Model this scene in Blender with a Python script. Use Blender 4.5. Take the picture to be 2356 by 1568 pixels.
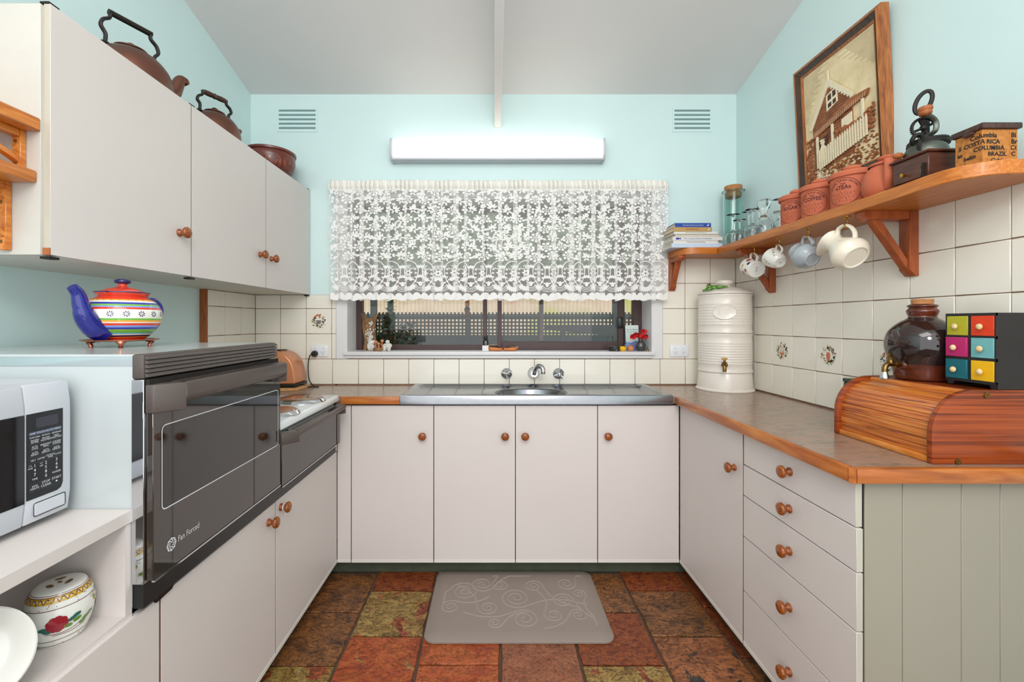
import bpy, bmesh, math, random
from mathutils import Vector, Matrix, noise
PI = math.pi
SC = bpy.context.scene
COL = SC.collection
for _o in list(bpy.data.objects):
    bpy.data.objects.remove(_o, do_unlink=True)
random.seed(7)

# ------------------------------------------------------------------ camera
CAM_Z = 1.30
FPX = 1006.0                                   # focal length in pixels of a 2356 px wide frame
cam = bpy.data.cameras.new('camera')
cam.sensor_fit = 'HORIZONTAL'; cam.sensor_width = 36.0
cam.lens = FPX / 2356.0 * 36.0
cam.shift_x = (1178 - 1135) / 2356.0
cam.shift_y = (742 - 784) / 2356.0
cam.clip_start = 0.02
camo = bpy.data.objects.new('camera', cam); COL.objects.link(camo)
camo.location = (0, 0, CAM_Z); camo.rotation_euler = (PI / 2, 0, 0)
SC.camera = camo

# ------------------------------------------------------------------ sky, lights, exposure
wd = bpy.data.worlds.new('overcast_sky'); SC.world = wd; wd.use_nodes = True
_bg = wd.node_tree.nodes['Background']
_bg.inputs['Color'].default_value = (0.97, 0.98, 1.0, 1)
_bg.inputs['Strength'].default_value = 1.55
def area_light(name, loc, rot, sx, sy, power, color):
    l = bpy.data.lights.new(name, 'AREA'); l.shape = 'RECTANGLE'; l.size = sx; l.size_y = sy
    l.energy = power; l.color = color
    o = bpy.data.objects.new(name, l); COL.objects.link(o); o.location = loc; o.rotation_euler = rot
    return o
# added area fill behind the camera, out of view, with no fitting modelled
area_light('rear_fill_area', (0.0, -0.45, 3.15), (math.radians(14), 0, 0), 1.6, 1.0, 16, (1.0, 0.96, 0.92))
# added bare point fill behind the camera, brightens ceiling and walls
_pl = bpy.data.lights.new('rear_fill_point', 'POINT'); _pl.energy = 40; _pl.color = (1.0, 0.96, 0.92); _pl.shadow_soft_size = 0.28
_po = bpy.data.objects.new('rear_fill_point', _pl); COL.objects.link(_po); _po.location = (0.25, -1.15, 2.55)
SC.view_settings.view_transform = 'Standard'
SC.view_settings.look = 'None'
SC.view_settings.gamma = 1.0
SC.view_settings.use_curve_mapping = False
SC.view_settings.exposure = 0.62

# ------------------------------------------------------------------ helpers
def lin(c):
    return tuple(((x / 255.0) / 12.92 if x <= 10 else (((x / 255.0) + 0.055) / 1.055) ** 2.4) for x in c)

class MB:
    """collects geometry of ONE mesh"""
    def __init__(s, xf=None):
        s.v = []; s.f = []; s.mi = []; s.cur = 0; s.xf = xf
    def add(s, vs, fs):
        o = len(s.v)
        if s.xf is not None:
            vs = [s.xf @ Vector(v) for v in vs]
        s.v += [tuple(v) for v in vs]
        for f in fs:
            s.f.append(tuple(i + o for i in f)); s.mi.append(s.cur)
        return s
    def box(s, x0, x1, y0, y1, z0, z1):
        return s.add([(x0,y0,z0),(x1,y0,z0),(x1,y1,z0),(x0,y1,z0),(x0,y0,z1),(x1,y0,z1),(x1,y1,z1),(x0,y1,z1)],
                     [(0,3,2,1),(4,5,6,7),(0,1,5,4),(1,2,6,5),(2,3,7,6),(3,0,4,7)])
    def hexa(s, p):                      # 8 points, bottom loop then top loop
        return s.add(p, [(0,3,2,1),(4,5,6,7),(0,1,5,4),(1,2,6,5),(2,3,7,6),(3,0,4,7)])
    def bar(s, a, b, w, h, up=(0,0,1)):  # square bar between two points
        a = Vector(a); b = Vector(b); d = (b - a).normalized(); u = Vector(up)
        sd = d.cross(u).normalized(); u = sd.cross(d).normalized()
        p = []
        for q in (a, b):
            p += [q - sd*w/2 - u*h/2, q + sd*w/2 - u*h/2, q + sd*w/2 + u*h/2, q - sd*w/2 + u*h/2]
        return s.hexa(p)
    def lathe(s, prof, seg=32, mats=None, xf=None, sx=1.0, sy=1.0):
        """prof: list of (r, z); r==0 makes a pole"""
        vs = []; rings = []
        for r, z in prof:
            if r <= 1e-7:
                rings.append([len(vs)]); vs.append((0, 0, z))
            else:
                rings.append(list(range(len(vs), len(vs) + seg)))
                vs += [(r*math.cos(2*PI*i/seg)*sx, r*math.sin(2*PI*i/seg)*sy, z) for i in range(seg)]
        if xf is not None: vs = [xf @ Vector(v) for v in vs]
        keep = s.cur
        o = len(s.v); s.add(vs, [])
        for k in range(len(rings) - 1):
            if mats is not None: s.cur = mats[k]
            a, b = rings[k], rings[k+1]
            for i in range(seg):
                j = (i + 1) % seg
                if len(a) == 1 and len(b) == 1: continue
                if len(a) == 1: f = (a[0], b[i], b[j])
                elif len(b) == 1: f = (a[i], a[j], b[0])
                else: f = (a[i], a[j], b[j], b[i])
                s.f.append(tuple(q + o for q in f)); s.mi.append(s.cur)
        s.cur = keep
        return s
    def cyl(s, a, b, r, seg=16, r2=None):
        a = Vector(a); b = Vector(b); d = b - a; L = d.length
        q = Matrix.Translation(a) @ d.to_track_quat('Z', 'Y').to_matrix().to_4x4()
        r2 = r if r2 is None else r2
        return s.lathe([(0,0),(r,0),(r2,L),(0,L)], seg, xf=q)
    def turned(s, a, d, prof, seg=24, mats=None):
        q = Matrix.Translation(Vector(a)) @ Vector(d).to_track_quat('Z', 'Y').to_matrix().to_4x4()
        return s.lathe(prof, seg, xf=q, mats=mats)
    def tube(s, pts, r, seg=10, closed=False, flat=1.0, up=None):
        pts = [Vector(p) for p in pts]; n = len(pts)
        rs = r if isinstance(r, (list, tuple)) else [r]*n
        vs = []; nrm = None
        for i, p in enumerate(pts):
            if closed: t = (pts[(i+1) % n] - pts[i-1]).normalized()
            else: t = (pts[min(i+1, n-1)] - pts[max(i-1, 0)]).normalized()
            if up is not None: nrm = Vector(up)
            elif nrm is None: nrm = t.orthogonal()
            nrm = (nrm - t * nrm.dot(t))
            if nrm.length < 1e-6: nrm = t.orthogonal()
            nrm.normalize(); bi = t.cross(nrm)
            for k in range(seg):
                a = 2*PI*k/seg
                vs.append(p + nrm*math.cos(a)*rs[i]*flat + bi*math.sin(a)*rs[i])
        fs = []
        m = n if closed else n - 1
        for i in range(m):
            for k in range(seg):
                a = i*seg + k; b = i*seg + (k+1) % seg; i2 = ((i+1) % n)*seg
                fs.append((a, b, i2 + (k+1) % seg, i2 + k))
        if not closed:
            fs.append(tuple(reversed(range(seg)))); fs.append(tuple(range((n-1)*seg, n*seg)))
        return s.add(vs, fs)
    def ball(s, c, rx, ry=None, rz=None, seg=14, rings=8):
        ry = rx if ry is None else ry; rz = rx if rz is None else rz
        prof = [(math.sin(PI*k/rings), -math.cos(PI*k/rings)) for k in range(rings+1)]
        prof[0] = (0, -1); prof[-1] = (0, 1)
        return s.lathe(prof, seg, xf=Matrix.Translation(Vector(c)) @ Matrix.Diagonal((rx, ry, rz, 1)))
    def prism(s, poly, fn0, fn1):        # poly 2D, extruded between two mappings
        n = len(poly)
        vs = [fn0(*p) for p in poly] + [fn1(*p) for p in poly]
        return s.add(vs, [tuple(reversed(range(n))), tuple(range(n, 2*n))] + [(i, (i+1) % n, n+(i+1) % n, n+i) for i in range(n)])
    def flat(s, poly, fn):
        return s.add([fn(*p) for p in poly], [tuple(range(len(poly)))])
    def fan(s, poly, fn):                # flat patch triangulated about its middle so it follows curved surfaces
        n = len(poly); cx = sum(p[0] for p in poly)/n; cy = sum(p[1] for p in poly)/n
        return s.add([fn(cx, cy)] + [fn(*p) for p in poly], [(0, i+1, (i+1) % n + 1) for i in range(n)])
    def ribbon(s, pts, w, fn):           # thin line on a mapped surface
        n = len(pts); vs = []
        for i in range(n):
            a = Vector(pts[max(i-1, 0)]); b = Vector(pts[min(i+1, n-1)]); t = b - a
            if t.length < 1e-9: t = Vector((1, 0))
            t.normalize(); q = Vector((-t.y, t.x))*w/2
            p = Vector(pts[i]); vs += [fn(*(p+q)), fn(*(p-q))]
        return s.add(vs, [(2*i, 2*i+1, 2*i+3, 2*i+2) for i in range(n-1)])
    def text(s, body, size, fn, ox=0, oy=0, align='CENTER', sx=1.0, bold=0.0):
        vs, fs = text_geo(body, size, align, bold)
        return s.add([fn(ox + v[0]*sx, oy + v[1]) for v in vs], fs)
    def build(s, name, mats, parent=None, bevel=0, seg=1, smooth=True, ang=38, loc=None, recalc=True):
        me = bpy.data.meshes.new(name)
        me.from_pydata(s.v, [], s.f)
        mats = mats if isinstance(mats, (list, tuple)) else [mats]
        for m in mats: me.materials.append(m)
        if len(mats) > 1: me.polygons.foreach_set('material_index', s.mi)
        if bevel or recalc:
            bm = bmesh.new(); bm.from_mesh(me)
            if recalc: bmesh.ops.recalc_face_normals(bm, faces=bm.faces)
            if bevel:
                es = [e for e in bm.edges if len(e.link_faces) == 2 and e.calc_face_angle(0) > 0.5]
                bmesh.ops.bevel(bm, geom=es, offset=bevel, segments=seg, affect='EDGES', profile=0.5, clamp_overlap=True)
            bm.to_mesh(me); bm.free()
        if smooth:
            me.polygons.foreach_set('use_smooth', [True]*len(me.polygons))
            me.set_sharp_from_angle(angle=math.radians(ang))
        me.update()
        return link(name, me, parent, loc)

def link(name, me, parent=None, loc=None):
    o = bpy.data.objects.new(name, me); COL.objects.link(o)
    if parent is not None: o.parent = parent
    if loc is not None: o.location = loc
    return o

_TXT = {}
def text_geo(body, size, align, bold=0.0):
    key = (body, align, bold)
    if key not in _TXT:
        cu = bpy.data.curves.new('t', 'FONT'); cu.body = body; cu.size = 1.0; cu.align_x = align; cu.align_y = 'CENTER'
        cu.resolution_u = 2; cu.offset = bold
        ob = bpy.data.objects.new('t', cu)
        me = ob.to_mesh()
        _TXT[key] = ([(v.co.x, v.co.y) for v in me.vertices], [tuple(p.vertices) for p in me.polygons])
        ob.to_mesh_clear(); bpy.data.objects.remove(ob); bpy.data.curves.remove(cu)
    vs, fs = _TXT[key]
    return [(x*size, y*size) for x, y in vs], fs

def tag(o, label, cat, group=None, kind=None):
    o['label'] = label; o['category'] = cat
    if group: o['group'] = group
    if kind: o['kind'] = kind
    return o
def thing(name, label, cat, loc=(0,0,0), rotz=0, group=None, kind=None):
    o = bpy.data.objects.new(name, None); COL.objects.link(o); o.empty_display_size = 0.05
    o.location = loc; o.rotation_euler = (0, 0, rotz)
    return tag(o, label, cat, group, kind)
def struct(name, label, cat, loc=(0,0,0)):
    return thing(name, label, cat, loc, 0, None, 'structure')
def frame_xf(origin, xdir, zdir):
    z = Vector(zdir).normalized(); x = Vector(xdir); x = (x - z*x.dot(z)).normalized(); y = z.cross(x)
    m = Matrix((x, y, z)).transposed().to_4x4(); m.translation = Vector(origin)
    return m
def ell(cx, cy, rx, ry, n=12, rot=0.0, a0=0.0, a1=None):
    out = []
    for i in range(n):
        a = 2*PI*i/n
        x = rx*math.cos(a); y = ry*math.sin(a)
        out.append((cx + x*math.cos(rot) - y*math.sin(rot), cy + x*math.sin(rot) + y*math.cos(rot)))
    return out
def rrect(x0, x1, y0, y1, r, n=5):
    out = []
    for cx, cy, a in ((x1-r, y1-r, 0), (x0+r, y1-r, PI/2), (x0+r, y0+r, PI), (x1-r, y0+r, 1.5*PI)):
        for i in range(n+1):
            t = a + PI/2*i/n; out.append((cx + r*math.cos(t), cy + r*math.sin(t)))
    return out
def catmull(pts, n=6):
    P = [Vector(p) for p in pts]; out = []
    for i in range(len(P)-1):
        p0 = P[max(i-1, 0)]; p1 = P[i]; p2 = P[i+1]; p3 = P[min(i+2, len(P)-1)]
        for k in range(n):
            t = k/n
            out.append(0.5*((2*p1) + (p2-p0)*t + (2*p0-5*p1+4*p2-p3)*t*t + (3*p1-p0-3*p2+p3)*t**3))
    out.append(P[-1]); return out
def sprof(pts, n=5):                     # smooth lathe profile
    return [(max(p.x, 0.0), p.y) for p in catmull([(a, b) for a, b in pts], n)]
def prof_r(prof, z):
    for (r0, z0), (r1, z1) in zip(prof, prof[1:]):
        if min(z0, z1) <= z <= max(z0, z1) and abs(z1 - z0) > 1e-9:
            return r0 + (r1 - r0)*(z - z0)/(z1 - z0)
    return prof[-1][0]

# ------------------------------------------------------------------ materials
def newmat(name):
    m = bpy.data.materials.new(name); m.use_nodes = True
    nt = m.node_tree; return m, nt, nt.nodes['Principled BSDF']
def pm(name, rgb, rough=0.5, metal=0.0, bump=0.0, bscale=60, var=0.0, vscale=6, coat=0.0, spec=None, trans=0.0, ior=None, sheen=0.0, emit=None, estr=0):
    """plain procedural material: colour with slight noise variation and fine relief"""
    m, nt, b = newmat(name)
    c = lin(rgb)
    b.inputs['Base Color'].default_value = (*c, 1); b.inputs['Roughness'].default_value = rough
    b.inputs['Metallic'].default_value = metal; b.inputs['Coat Weight'].default_value = coat
    b.inputs['Coat Roughness'].default_value = 0.05
    if spec is not None: b.inputs['Specular IOR Level'].default_value = spec
    if trans: b.inputs['Transmission Weight'].default_value = trans
    if ior: b.inputs['IOR'].default_value = ior
    if emit: b.inputs['Emission Color'].default_value = (*lin(emit), 1); b.inputs['Emission Strength'].default_value = estr
    L = nt.links.new
    if var or bump:
        tc = nt.nodes.new('ShaderNodeTexCoord')
    if var:
        n = nt.nodes.new('ShaderNodeTexNoise'); n.inputs['Scale'].default_value = vscale; n.inputs['Detail'].default_value = 5
        L(tc.outputs['Object'], n.inputs['Vector'])
        r = nt.nodes.new('ShaderNodeValToRGB')
        r.color_ramp.elements[0].position = 0.25; r.color_ramp.elements[1].position = 0.75
        r.color_ramp.elements[0].color = (*[x*(1-var) for x in c], 1); r.color_ramp.elements[1].color = (*[min(x*(1+var), 1) for x in c], 1)
        L(n.outputs['Fac'], r.inputs['Fac']); L(r.outputs['Color'], b.inputs['Base Color'])
    if bump:
        n2 = nt.nodes.new('ShaderNodeTexNoise'); n2.inputs['Scale'].default_value = bscale; n2.inputs['Detail'].default_value = 4
        L(tc.outputs['Object'], n2.inputs['Vector'])
        bp = nt.nodes.new('ShaderNodeBump'); bp.inputs['Strength'].default_value = bump; bp.inputs['Distance'].default_value = 0.002
        L(n2.outputs['Fac'], bp.inputs['Height']); L(bp.outputs['Normal'], b.inputs['Normal'])
    return m
def ramp_mat(name, stops, scale=(1,1,1), nscale=8, detail=8, dist=0.0, rough=0.5, bump=0.0, coat=0.0, objrand=False, nrough=0.55, metal=0.0, wave=None, bscale=None):
    """noise through a colour ramp, stretched by scale (wood, slate, laminate ...)"""
    m, nt, b = newmat(name); L = nt.links.new; N = nt.nodes.new
    tc = N('ShaderNodeTexCoord'); mp = N('ShaderNodeMapping'); mp.inputs['Scale'].default_value = scale
    L(tc.outputs['Object'], mp.inputs['Vector'])
    if objrand:
        oi = N('ShaderNodeObjectInfo'); ml = N('ShaderNodeMath'); ml.operation = 'MULTIPLY'; ml.inputs[1].default_value = 37.0
        L(oi.outputs['Random'], ml.inputs[0]); cx = N('ShaderNodeCombineXYZ')
        for k in 'XYZ': L(ml.outputs[0], cx.inputs[k])
        L(cx.outputs[0], mp.inputs['Location'])
    n = N('ShaderNodeTexNoise'); n.inputs['Scale'].default_value = nscale; n.inputs['Detail'].default_value = detail
    n.inputs['Roughness'].default_value = nrough; n.inputs['Distortion'].default_value = dist
    L(mp.outputs['Vector'], n.inputs['Vector'])
    fac = n.outputs['Fac']
    if wave:
        w = N('ShaderNodeTexWave'); w.wave_type = 'BANDS'; w.bands_direction = wave[0]
        w.inputs['Scale'].default_value = wave[1]; w.inputs['Distortion'].default_value = wave[2]; w.inputs['Detail'].default_value = 3
        w.inputs['Detail Scale'].default_value = wave[3] if len(wave) > 3 else 1.0
        L(mp.outputs['Vector'], w.inputs['Vector'])
        mx = N('ShaderNodeMix'); mx.data_type = 'FLOAT'; mx.inputs['Factor'].default_value = 0.5
        L(n.outputs['Fac'], mx.inputs['A']); L(w.outputs['Fac'], mx.inputs['B']); fac = mx.outputs['Result']
    r = N('ShaderNodeValToRGB'); cr = r.color_ramp
    while len(cr.elements) < len(stops): cr.elements.new(0.5)
    for e, (p, c) in zip(cr.elements, stops): e.position = p; e.color = (*lin(c), 1)
    L(fac, r.inputs['Fac']); L(r.outputs['Color'], b.inputs['Base Color'])
    b.inputs['Roughness'].default_value = rough; b.inputs['Coat Weight'].default_value = coat; b.inputs['Metallic'].default_value = metal
    b.inputs['Coat Roughness'].default_value = 0.08
    if bump:
        bp = N('ShaderNodeBump'); bp.inputs['Strength'].default_value = bump; bp.inputs['Distance'].default_value = 0.004
        h = fac
        if bscale:
            n2 = N('ShaderNodeTexNoise'); n2.inputs['Scale'].default_value = bscale; n2.inputs['Detail'].default_value = 6
            L(mp.outputs['Vector'], n2.inputs['Vector']); h = n2.outputs['Fac']
        L(h, bp.inputs['Height']); L(bp.outputs['Normal'], b.inputs['Normal'])
    return m
def thin_glass(name, tint=(1,1,1), refl=0.6):
    m, nt, b = newmat(name); L = nt.links.new; N = nt.nodes.new
    nt.nodes.remove(b); out = nt.nodes['Material Output']
    fr = N('ShaderNodeFresnel'); fr.inputs['IOR'].default_value = 1.5
    ml = N('ShaderNodeMath'); ml.operation = 'MULTIPLY'; ml.inputs[1].default_value = refl*2
    tr = N('ShaderNodeBsdfTransparent'); tr.inputs['Color'].default_value = (*tint, 1)
    gl = N('ShaderNodeBsdfGlossy'); gl.inputs['Roughness'].default_value = 0.02
    mx = N('ShaderNodeMixShader'); L(fr.outputs[0], ml.inputs[0]); L(ml.outputs[0], mx.inputs[0])
    L(tr.outputs[0], mx.inputs[1]); L(gl.outputs[0], mx.inputs[2]); L(mx.outputs[0], out.inputs['Surface'])
    return m
def cloth_mat(name, rgb, alpha, trans=0.35, mesh_scale=None):
    """thread: diffuse + translucent, partly open (alpha) for netting"""
    m, nt, b = newmat(name); L = nt.links.new; N = nt.nodes.new
    nt.nodes.remove(b); out = nt.nodes['Material Output']
    d = N('ShaderNodeBsdfDiffuse'); d.inputs['Color'].default_value = (*lin(rgb), 1)
    t = N('ShaderNodeBsdfTranslucent'); t.inputs['Color'].default_value = (*lin(rgb), 1)
    mx = N('ShaderNodeMixShader'); mx.inputs[0].default_value = trans
    L(d.outputs[0], mx.inputs[1]); L(t.outputs[0], mx.inputs[2])
    if alpha < 1:
        tr = N('ShaderNodeBsdfTransparent'); m2 = N('ShaderNodeMixShader'); m2.inputs[0].default_value = alpha
        L(tr.outputs[0], m2.inputs[1]); L(mx.outputs[0], m2.inputs[2]); L(m2.outputs[0], out.inputs['Surface'])
    else: L(mx.outputs[0], out.inputs['Surface'])
    return m

M = {}
M['wall'] = pm('mint_wall_paint', (211, 234, 233), 0.55, bump=0.08, bscale=180, var=0.02, vscale=2)
M['ceil'] = pm('ceiling_paint', (228, 226, 225), 0.7, bump=0.08, bscale=120, var=0.02, vscale=2)
M['beam'] = pm('beam_paint', (226, 224, 222), 0.5)
M['cab'] = pm('cabinet_laminate', (216, 208, 204), 0.42, bump=0.04, bscale=400, var=0.012, vscale=3)
M['cabedge'] = pm('cabinet_edge_strip', (214, 208, 192), 0.4, var=0.03, vscale=10)
M['cream'] = pm('old_cream_paint', (198, 194, 186), 0.5, bump=0.25, bscale=40, var=0.04, vscale=7)
M['soffit'] = pm('cabinet_underside', (212, 208, 196), 0.5, var=0.03)
M['sage'] = pm('sage_green_paint', (153, 145, 130), 0.5, bump=0.1, bscale=70, var=0.03, vscale=3)
M['kick'] = pm('dark_green_plinth', (62, 68, 52), 0.7, var=0.25, vscale=14)
M['dark'] = pm('gap_shade', (30, 25, 22), 0.8)  # near-black painted in for the shade behind door gaps, slots and openings
M['tile'] = pm('cream_glazed_tile', (238, 233, 220), 0.12, bump=0.02, bscale=14, var=0.012, vscale=4)
M['grout'] = pm('brown_grout', (142, 108, 84), 0.9, var=0.2, vscale=40)
M['white'] = pm('white_gloss_paint', (226, 225, 226), 0.3, var=0.01)
M['enamel'] = pm('white_enamel', (188, 195, 196), 0.15)
M['plastic'] = pm('white_plastic', (196, 199, 206), 0.3)
M['switch'] = pm('switch_plastic', (232, 234, 238), 0.25)
M['edge'] = ramp_mat('orange_pine_edging', [(0.25, (134, 66, 22)), (0.5, (178, 98, 37)), (0.75, (206, 132, 60))], (1.2, 1.2, 9), 4, 5, 0.8, 0.35, 0.03, coat=0.3)
M['knob'] = ramp_mat('varnished_knob_wood', [(0.3, (84, 36, 8)), (0.5, (138, 68, 18)), (0.7, (182, 104, 38))], (6, 6, 30), 9, 4, 1.5, 0.22, coat=0.25, objrand=True)
M['shelf'] = ramp_mat('orange_shelf_wood', [(0.25, (168, 92, 30)), (0.5, (196, 114, 40)), (0.75, (216, 140, 60))], (30, 1.5, 30), 4, 5, 0.6, 0.4, coat=0.15)
M['shelfx'] = ramp_mat('orange_shelf_wood_cross', [(0.25, (168, 92, 30)), (0.5, (196, 114, 40)), (0.75, (216, 140, 60))], (1.5, 30, 30), 4, 5, 0.6, 0.4, coat=0.15)
M['bracket'] = ramp_mat('reddish_bracket_wood', [(0.25, (138, 62, 26)), (0.5, (160, 78, 34)), (0.75, (178, 94, 46))], (8, 8, 2), 5, 4, 0.5, 0.4, coat=0.15)
M['pine'] = ramp_mat('bright_pine', [(0.3, (178, 92, 26)), (0.5, (206, 122, 44)), (0.72, (228, 152, 74))], (10, 2.0, 14), 4, 5, 1.0, 0.35, coat=0.2)
M['oldwood'] = ramp_mat('brown_end_timber', [(0.3, (124, 66, 30)), (0.55, (164, 92, 44)), (0.8, (182, 112, 60))], (20, 20, 2), 4, 5, 0.8, 0.6)
M['bread'] = ramp_mat('red_pine_stripes', [(0.34, (92, 32, 6)), (0.46, (138, 56, 12)), (0.58, (156, 68, 17)), (0.8, (180, 94, 34))], (0.4, 0.4, 30), 3.0, 6, 1.0, 0.32, coat=0.12, nrough=0.58)
M['breadslat'] = ramp_mat('tambour_pine', [(0.34, (122, 52, 12)), (0.48, (190, 98, 32)), (0.7, (222, 144, 62))], (60, 1.6, 60), 3, 4, 0.5, 0.3, coat=0.4, objrand=True)
M['lam'] = ramp_mat('mottled_laminate', [(0.30, (112, 106, 94)), (0.43, (140, 120, 104)), (0.52, (154, 132, 118)), (0.60, (158, 118, 96)), (0.68, (136, 128, 114)), (0.8, (150, 112, 90))], (3, 9, 3), 3.4, 10, 1.2, 0.2, nrough=0.62)
M['steel'] = pm('brushed_steel', (142, 144, 148), 0.22, 1.0, bump=0.03, bscale=300, var=0.05, vscale=30)
M['chrome'] = pm('chrome', (214, 216, 220), 0.06, 1.0)
M['brass'] = pm('brass', (190, 142, 62), 0.22, 1.0, var=0.15, vscale=60)
M['agedbrass'] = pm('aged_brass', (140, 108, 62), 0.32, 1.0, var=0.2, vscale=60)
M['iron'] = pm('black_iron', (44, 40, 38), 0.5, 0.6, bump=0.2, bscale=120)
M['black'] = pm('black_plastic', (22, 22, 24), 0.35)
M['blackpaint'] = pm('black_lacquer', (28, 27, 29), 0.35, bump=0.1, bscale=90)
M['oven'] = pm('brown_grey_oven_plastic', (84, 74, 70), 0.38, bump=0.08, bscale=250, var=0.05, vscale=20)
M['ovenglass'] = pm('smoked_oven_glass', (52, 45, 41), 0.03, ior=1.85)
M['ovenwin'] = pm('dark_oven_window', (26, 24, 24), 0.04, ior=1.75)
M['mwglass'] = pm('microwave_door_glass', (14, 14, 16), 0.08, spec=0.3)
M['copper'] = pm('dull_copper', (122, 82, 68), 0.38, 0.85, bump=0.1, bscale=18, var=0.16, vscale=7)
M['copperb'] = pm('bright_copper', (206, 130, 104), 0.2, 1.0, bump=0.1, bscale=40, var=0.15, vscale=20)
M['wood_handle'] = ramp_mat('dark_handle_wood', [(0.3, (40, 26, 20)), (0.7, (78, 50, 34))], (6, 6, 20), 6, 4, 0.4, 0.4)
M['terra'] = pm('terracotta', (196, 104, 72), 0.7, bump=0.12, bscale=120, var=0.06, vscale=12)
M['ink'] = pm('dark_print', (70, 34, 40), 0.8)
M['inkb'] = pm('black_print', (30, 28, 30), 0.8)
M['inkw'] = pm('white_print', (226, 228, 232), 0.6)
M['cork'] = pm('cork', (176, 120, 74), 0.9, bump=0.5, bscale=160, var=0.3, vscale=90)
M['glass'] = pm('clear_glass', (252, 254, 254), 0.0, trans=1.0, ior=1.45)
M['gglass'] = pm('pale_green_glass', (232, 250, 245), 0.0, trans=1.0, ior=1.45)
M['crock'] = pm('cream_stoneware', (232, 224, 214), 0.25, var=0.02, vscale=5, coat=0.2)
M['frog'] = pm('green_glaze', (92, 142, 52), 0.2, var=0.25, vscale=60, coat=0.4)
M['porc'] = pm('white_porcelain', (230, 230, 224), 0.12, coat=0.3)
M['porcjug'] = pm('ivory_glaze', (232, 224, 206), 0.14, coat=0.3)
M['greymug'] = pm('grey_blue_glaze', (164, 172, 178), 0.15, var=0.12, vscale=20, coat=0.3)
M['brownjug'] = ramp_mat('brown_black_salt_glaze', [(0.3, (26, 20, 20)), (0.55, (40, 28, 26)), (0.8, (66, 34, 24))], (1, 1, 2), 6, 4, 0.4, 0.08, coat=0.5)
M['brownjug2'] = ramp_mat('rust_salt_glaze', [(0.3, (62, 26, 16)), (0.55, (96, 42, 24)), (0.8, (120, 56, 34))], (1, 1, 2), 9, 4, 0.6, 0.12, coat=0.5)
M['walnut'] = ramp_mat('dark_walnut', [(0.3, (58, 30, 22)), (0.55, (86, 48, 34)), (0.8, (104, 62, 44))], (3, 3, 16), 4, 5, 0.8, 0.4)
def weave_mat():
    m, nt, b = newmat('hessian_weave'); L = nt.links.new; N = nt.nodes.new
    tc = N('ShaderNodeTexCoord'); sp = N('ShaderNodeSeparateXYZ'); L(tc.outputs['Object'], sp.inputs[0])
    def mth(op, x, y=None):
        q = N('ShaderNodeMath'); q.operation = op
        for i_, v in enumerate((x, y)):
            if v is None: continue
            if isinstance(v, (int, float)): q.inputs[i_].default_value = v
            else: L(v, q.inputs[i_])
        return q.outputs[0]
    k = 1900.0
    u = mth('SINE', mth('MULTIPLY', mth('ADD', sp.outputs[0], sp.outputs[1]), k)); v = mth('SINE', mth('MULTIPLY', sp.outputs[2], k))
    w = mth('ADD', mth('MULTIPLY', mth('MULTIPLY', u, v), .28), .5)
    n = N('ShaderNodeTexNoise'); n.inputs['Scale'].default_value = 120; L(tc.outputs['Object'], n.inputs['Vector'])
    f = mth('ADD', w, mth('MULTIPLY', mth('SUBTRACT', n.outputs['Fac'], .5), .6))
    r = N('ShaderNodeValToRGB'); cr = r.color_ramp; cr.elements.new(.5)
    for e, (p, c) in zip(cr.elements, [(.2, (106, 60, 20)), (.5, (184, 114, 48)), (.8, (224, 164, 88))]): e.position = p; e.color = (*lin(c), 1)
    L(f, r.inputs['Fac']); L(r.outputs[0], b.inputs['Base Color']); b.inputs['Roughness'].default_value = .9
    bp = N('ShaderNodeBump'); bp.inputs['Strength'].default_value = .6; bp.inputs['Distance'].default_value = .001; L(f, bp.inputs['Height']); L(bp.outputs[0], b.inputs['Normal'])
    return m
M['hess'] = weave_mat()
M['mat'] = pm('taupe_rubber', (140, 127, 119), 0.5, bump=0.06, bscale=300, var=0.03, vscale=4)
M['mat2'] = pm('taupe_rubber_relief', (152, 140, 132), 0.42)
M['card'] = pm('pale_card', (214, 226, 222), 0.7)
M['red'] = pm('poppy_red', (196, 20, 24), 0.6, var=0.2, vscale=60)
M['pewter'] = pm('pewter', (92, 92, 90), 0.35, 0.7, bump=0.1, bscale=60)
M['stone'] = pm('white_carved_stone', (216, 212, 204), 0.6, bump=0.2, bscale=80, var=0.06, vscale=60)
M['bark'] = ramp_mat('bark', [(0.3, (84, 58, 38)), (0.5, (140, 104, 68)), (0.75, (180, 142, 98))], (20, 20, 5), 5, 7, 0.8, 0.9, 0.8)
M['shroom'] = pm('carved_light_wood', (196, 130, 84), 0.55, var=0.12, vscale=60)
M['brownframe'] = pm('brown_aluminium', (72, 50, 48), 0.4, var=0.05)
M['pane'] = thin_glass('window_pane', (0.95, 0.96, 0.95), 0.4)
M['lace'] = cloth_mat('lace_thread', (250, 249, 247), 1.0, 0.15)
M['net'] = cloth_mat('lace_net', (244, 244, 240), 0.24, 0.2)
M['lattice'] = pm('dark_green_paint', (56, 66, 64), 0.6)
M['leaf'] = pm('dark_leaf', (46, 78, 44), 0.4, var=0.35, vscale=30)
M['toaster'] = pm('copper_enamel', (206, 136, 96), 0.3, 0.25, var=0.02)
M['cobalt'] = pm('cobalt_glaze', (20, 26, 122), 0.08, var=0.25, vscale=30, coat=0.5)
def flatc(k, rgb, rough=0.3): M[k] = pm(k, rgb, rough)
for k, c in (('g_red', (214, 62, 40)), ('g_orange', (238, 160, 48)), ('g_green', (116, 176, 70)), ('g_lblue', (128, 152, 222)),
             ('g_blue', (44, 58, 160)), ('g_navy', (26, 28, 88)), ('g_cyan', (92, 182, 210)), ('g_white', (234, 230, 222))):
    M[k] = pm('glaze_' + k[2:], c, 0.12, coat=0.4, var=0.06, vscale=30)
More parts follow.
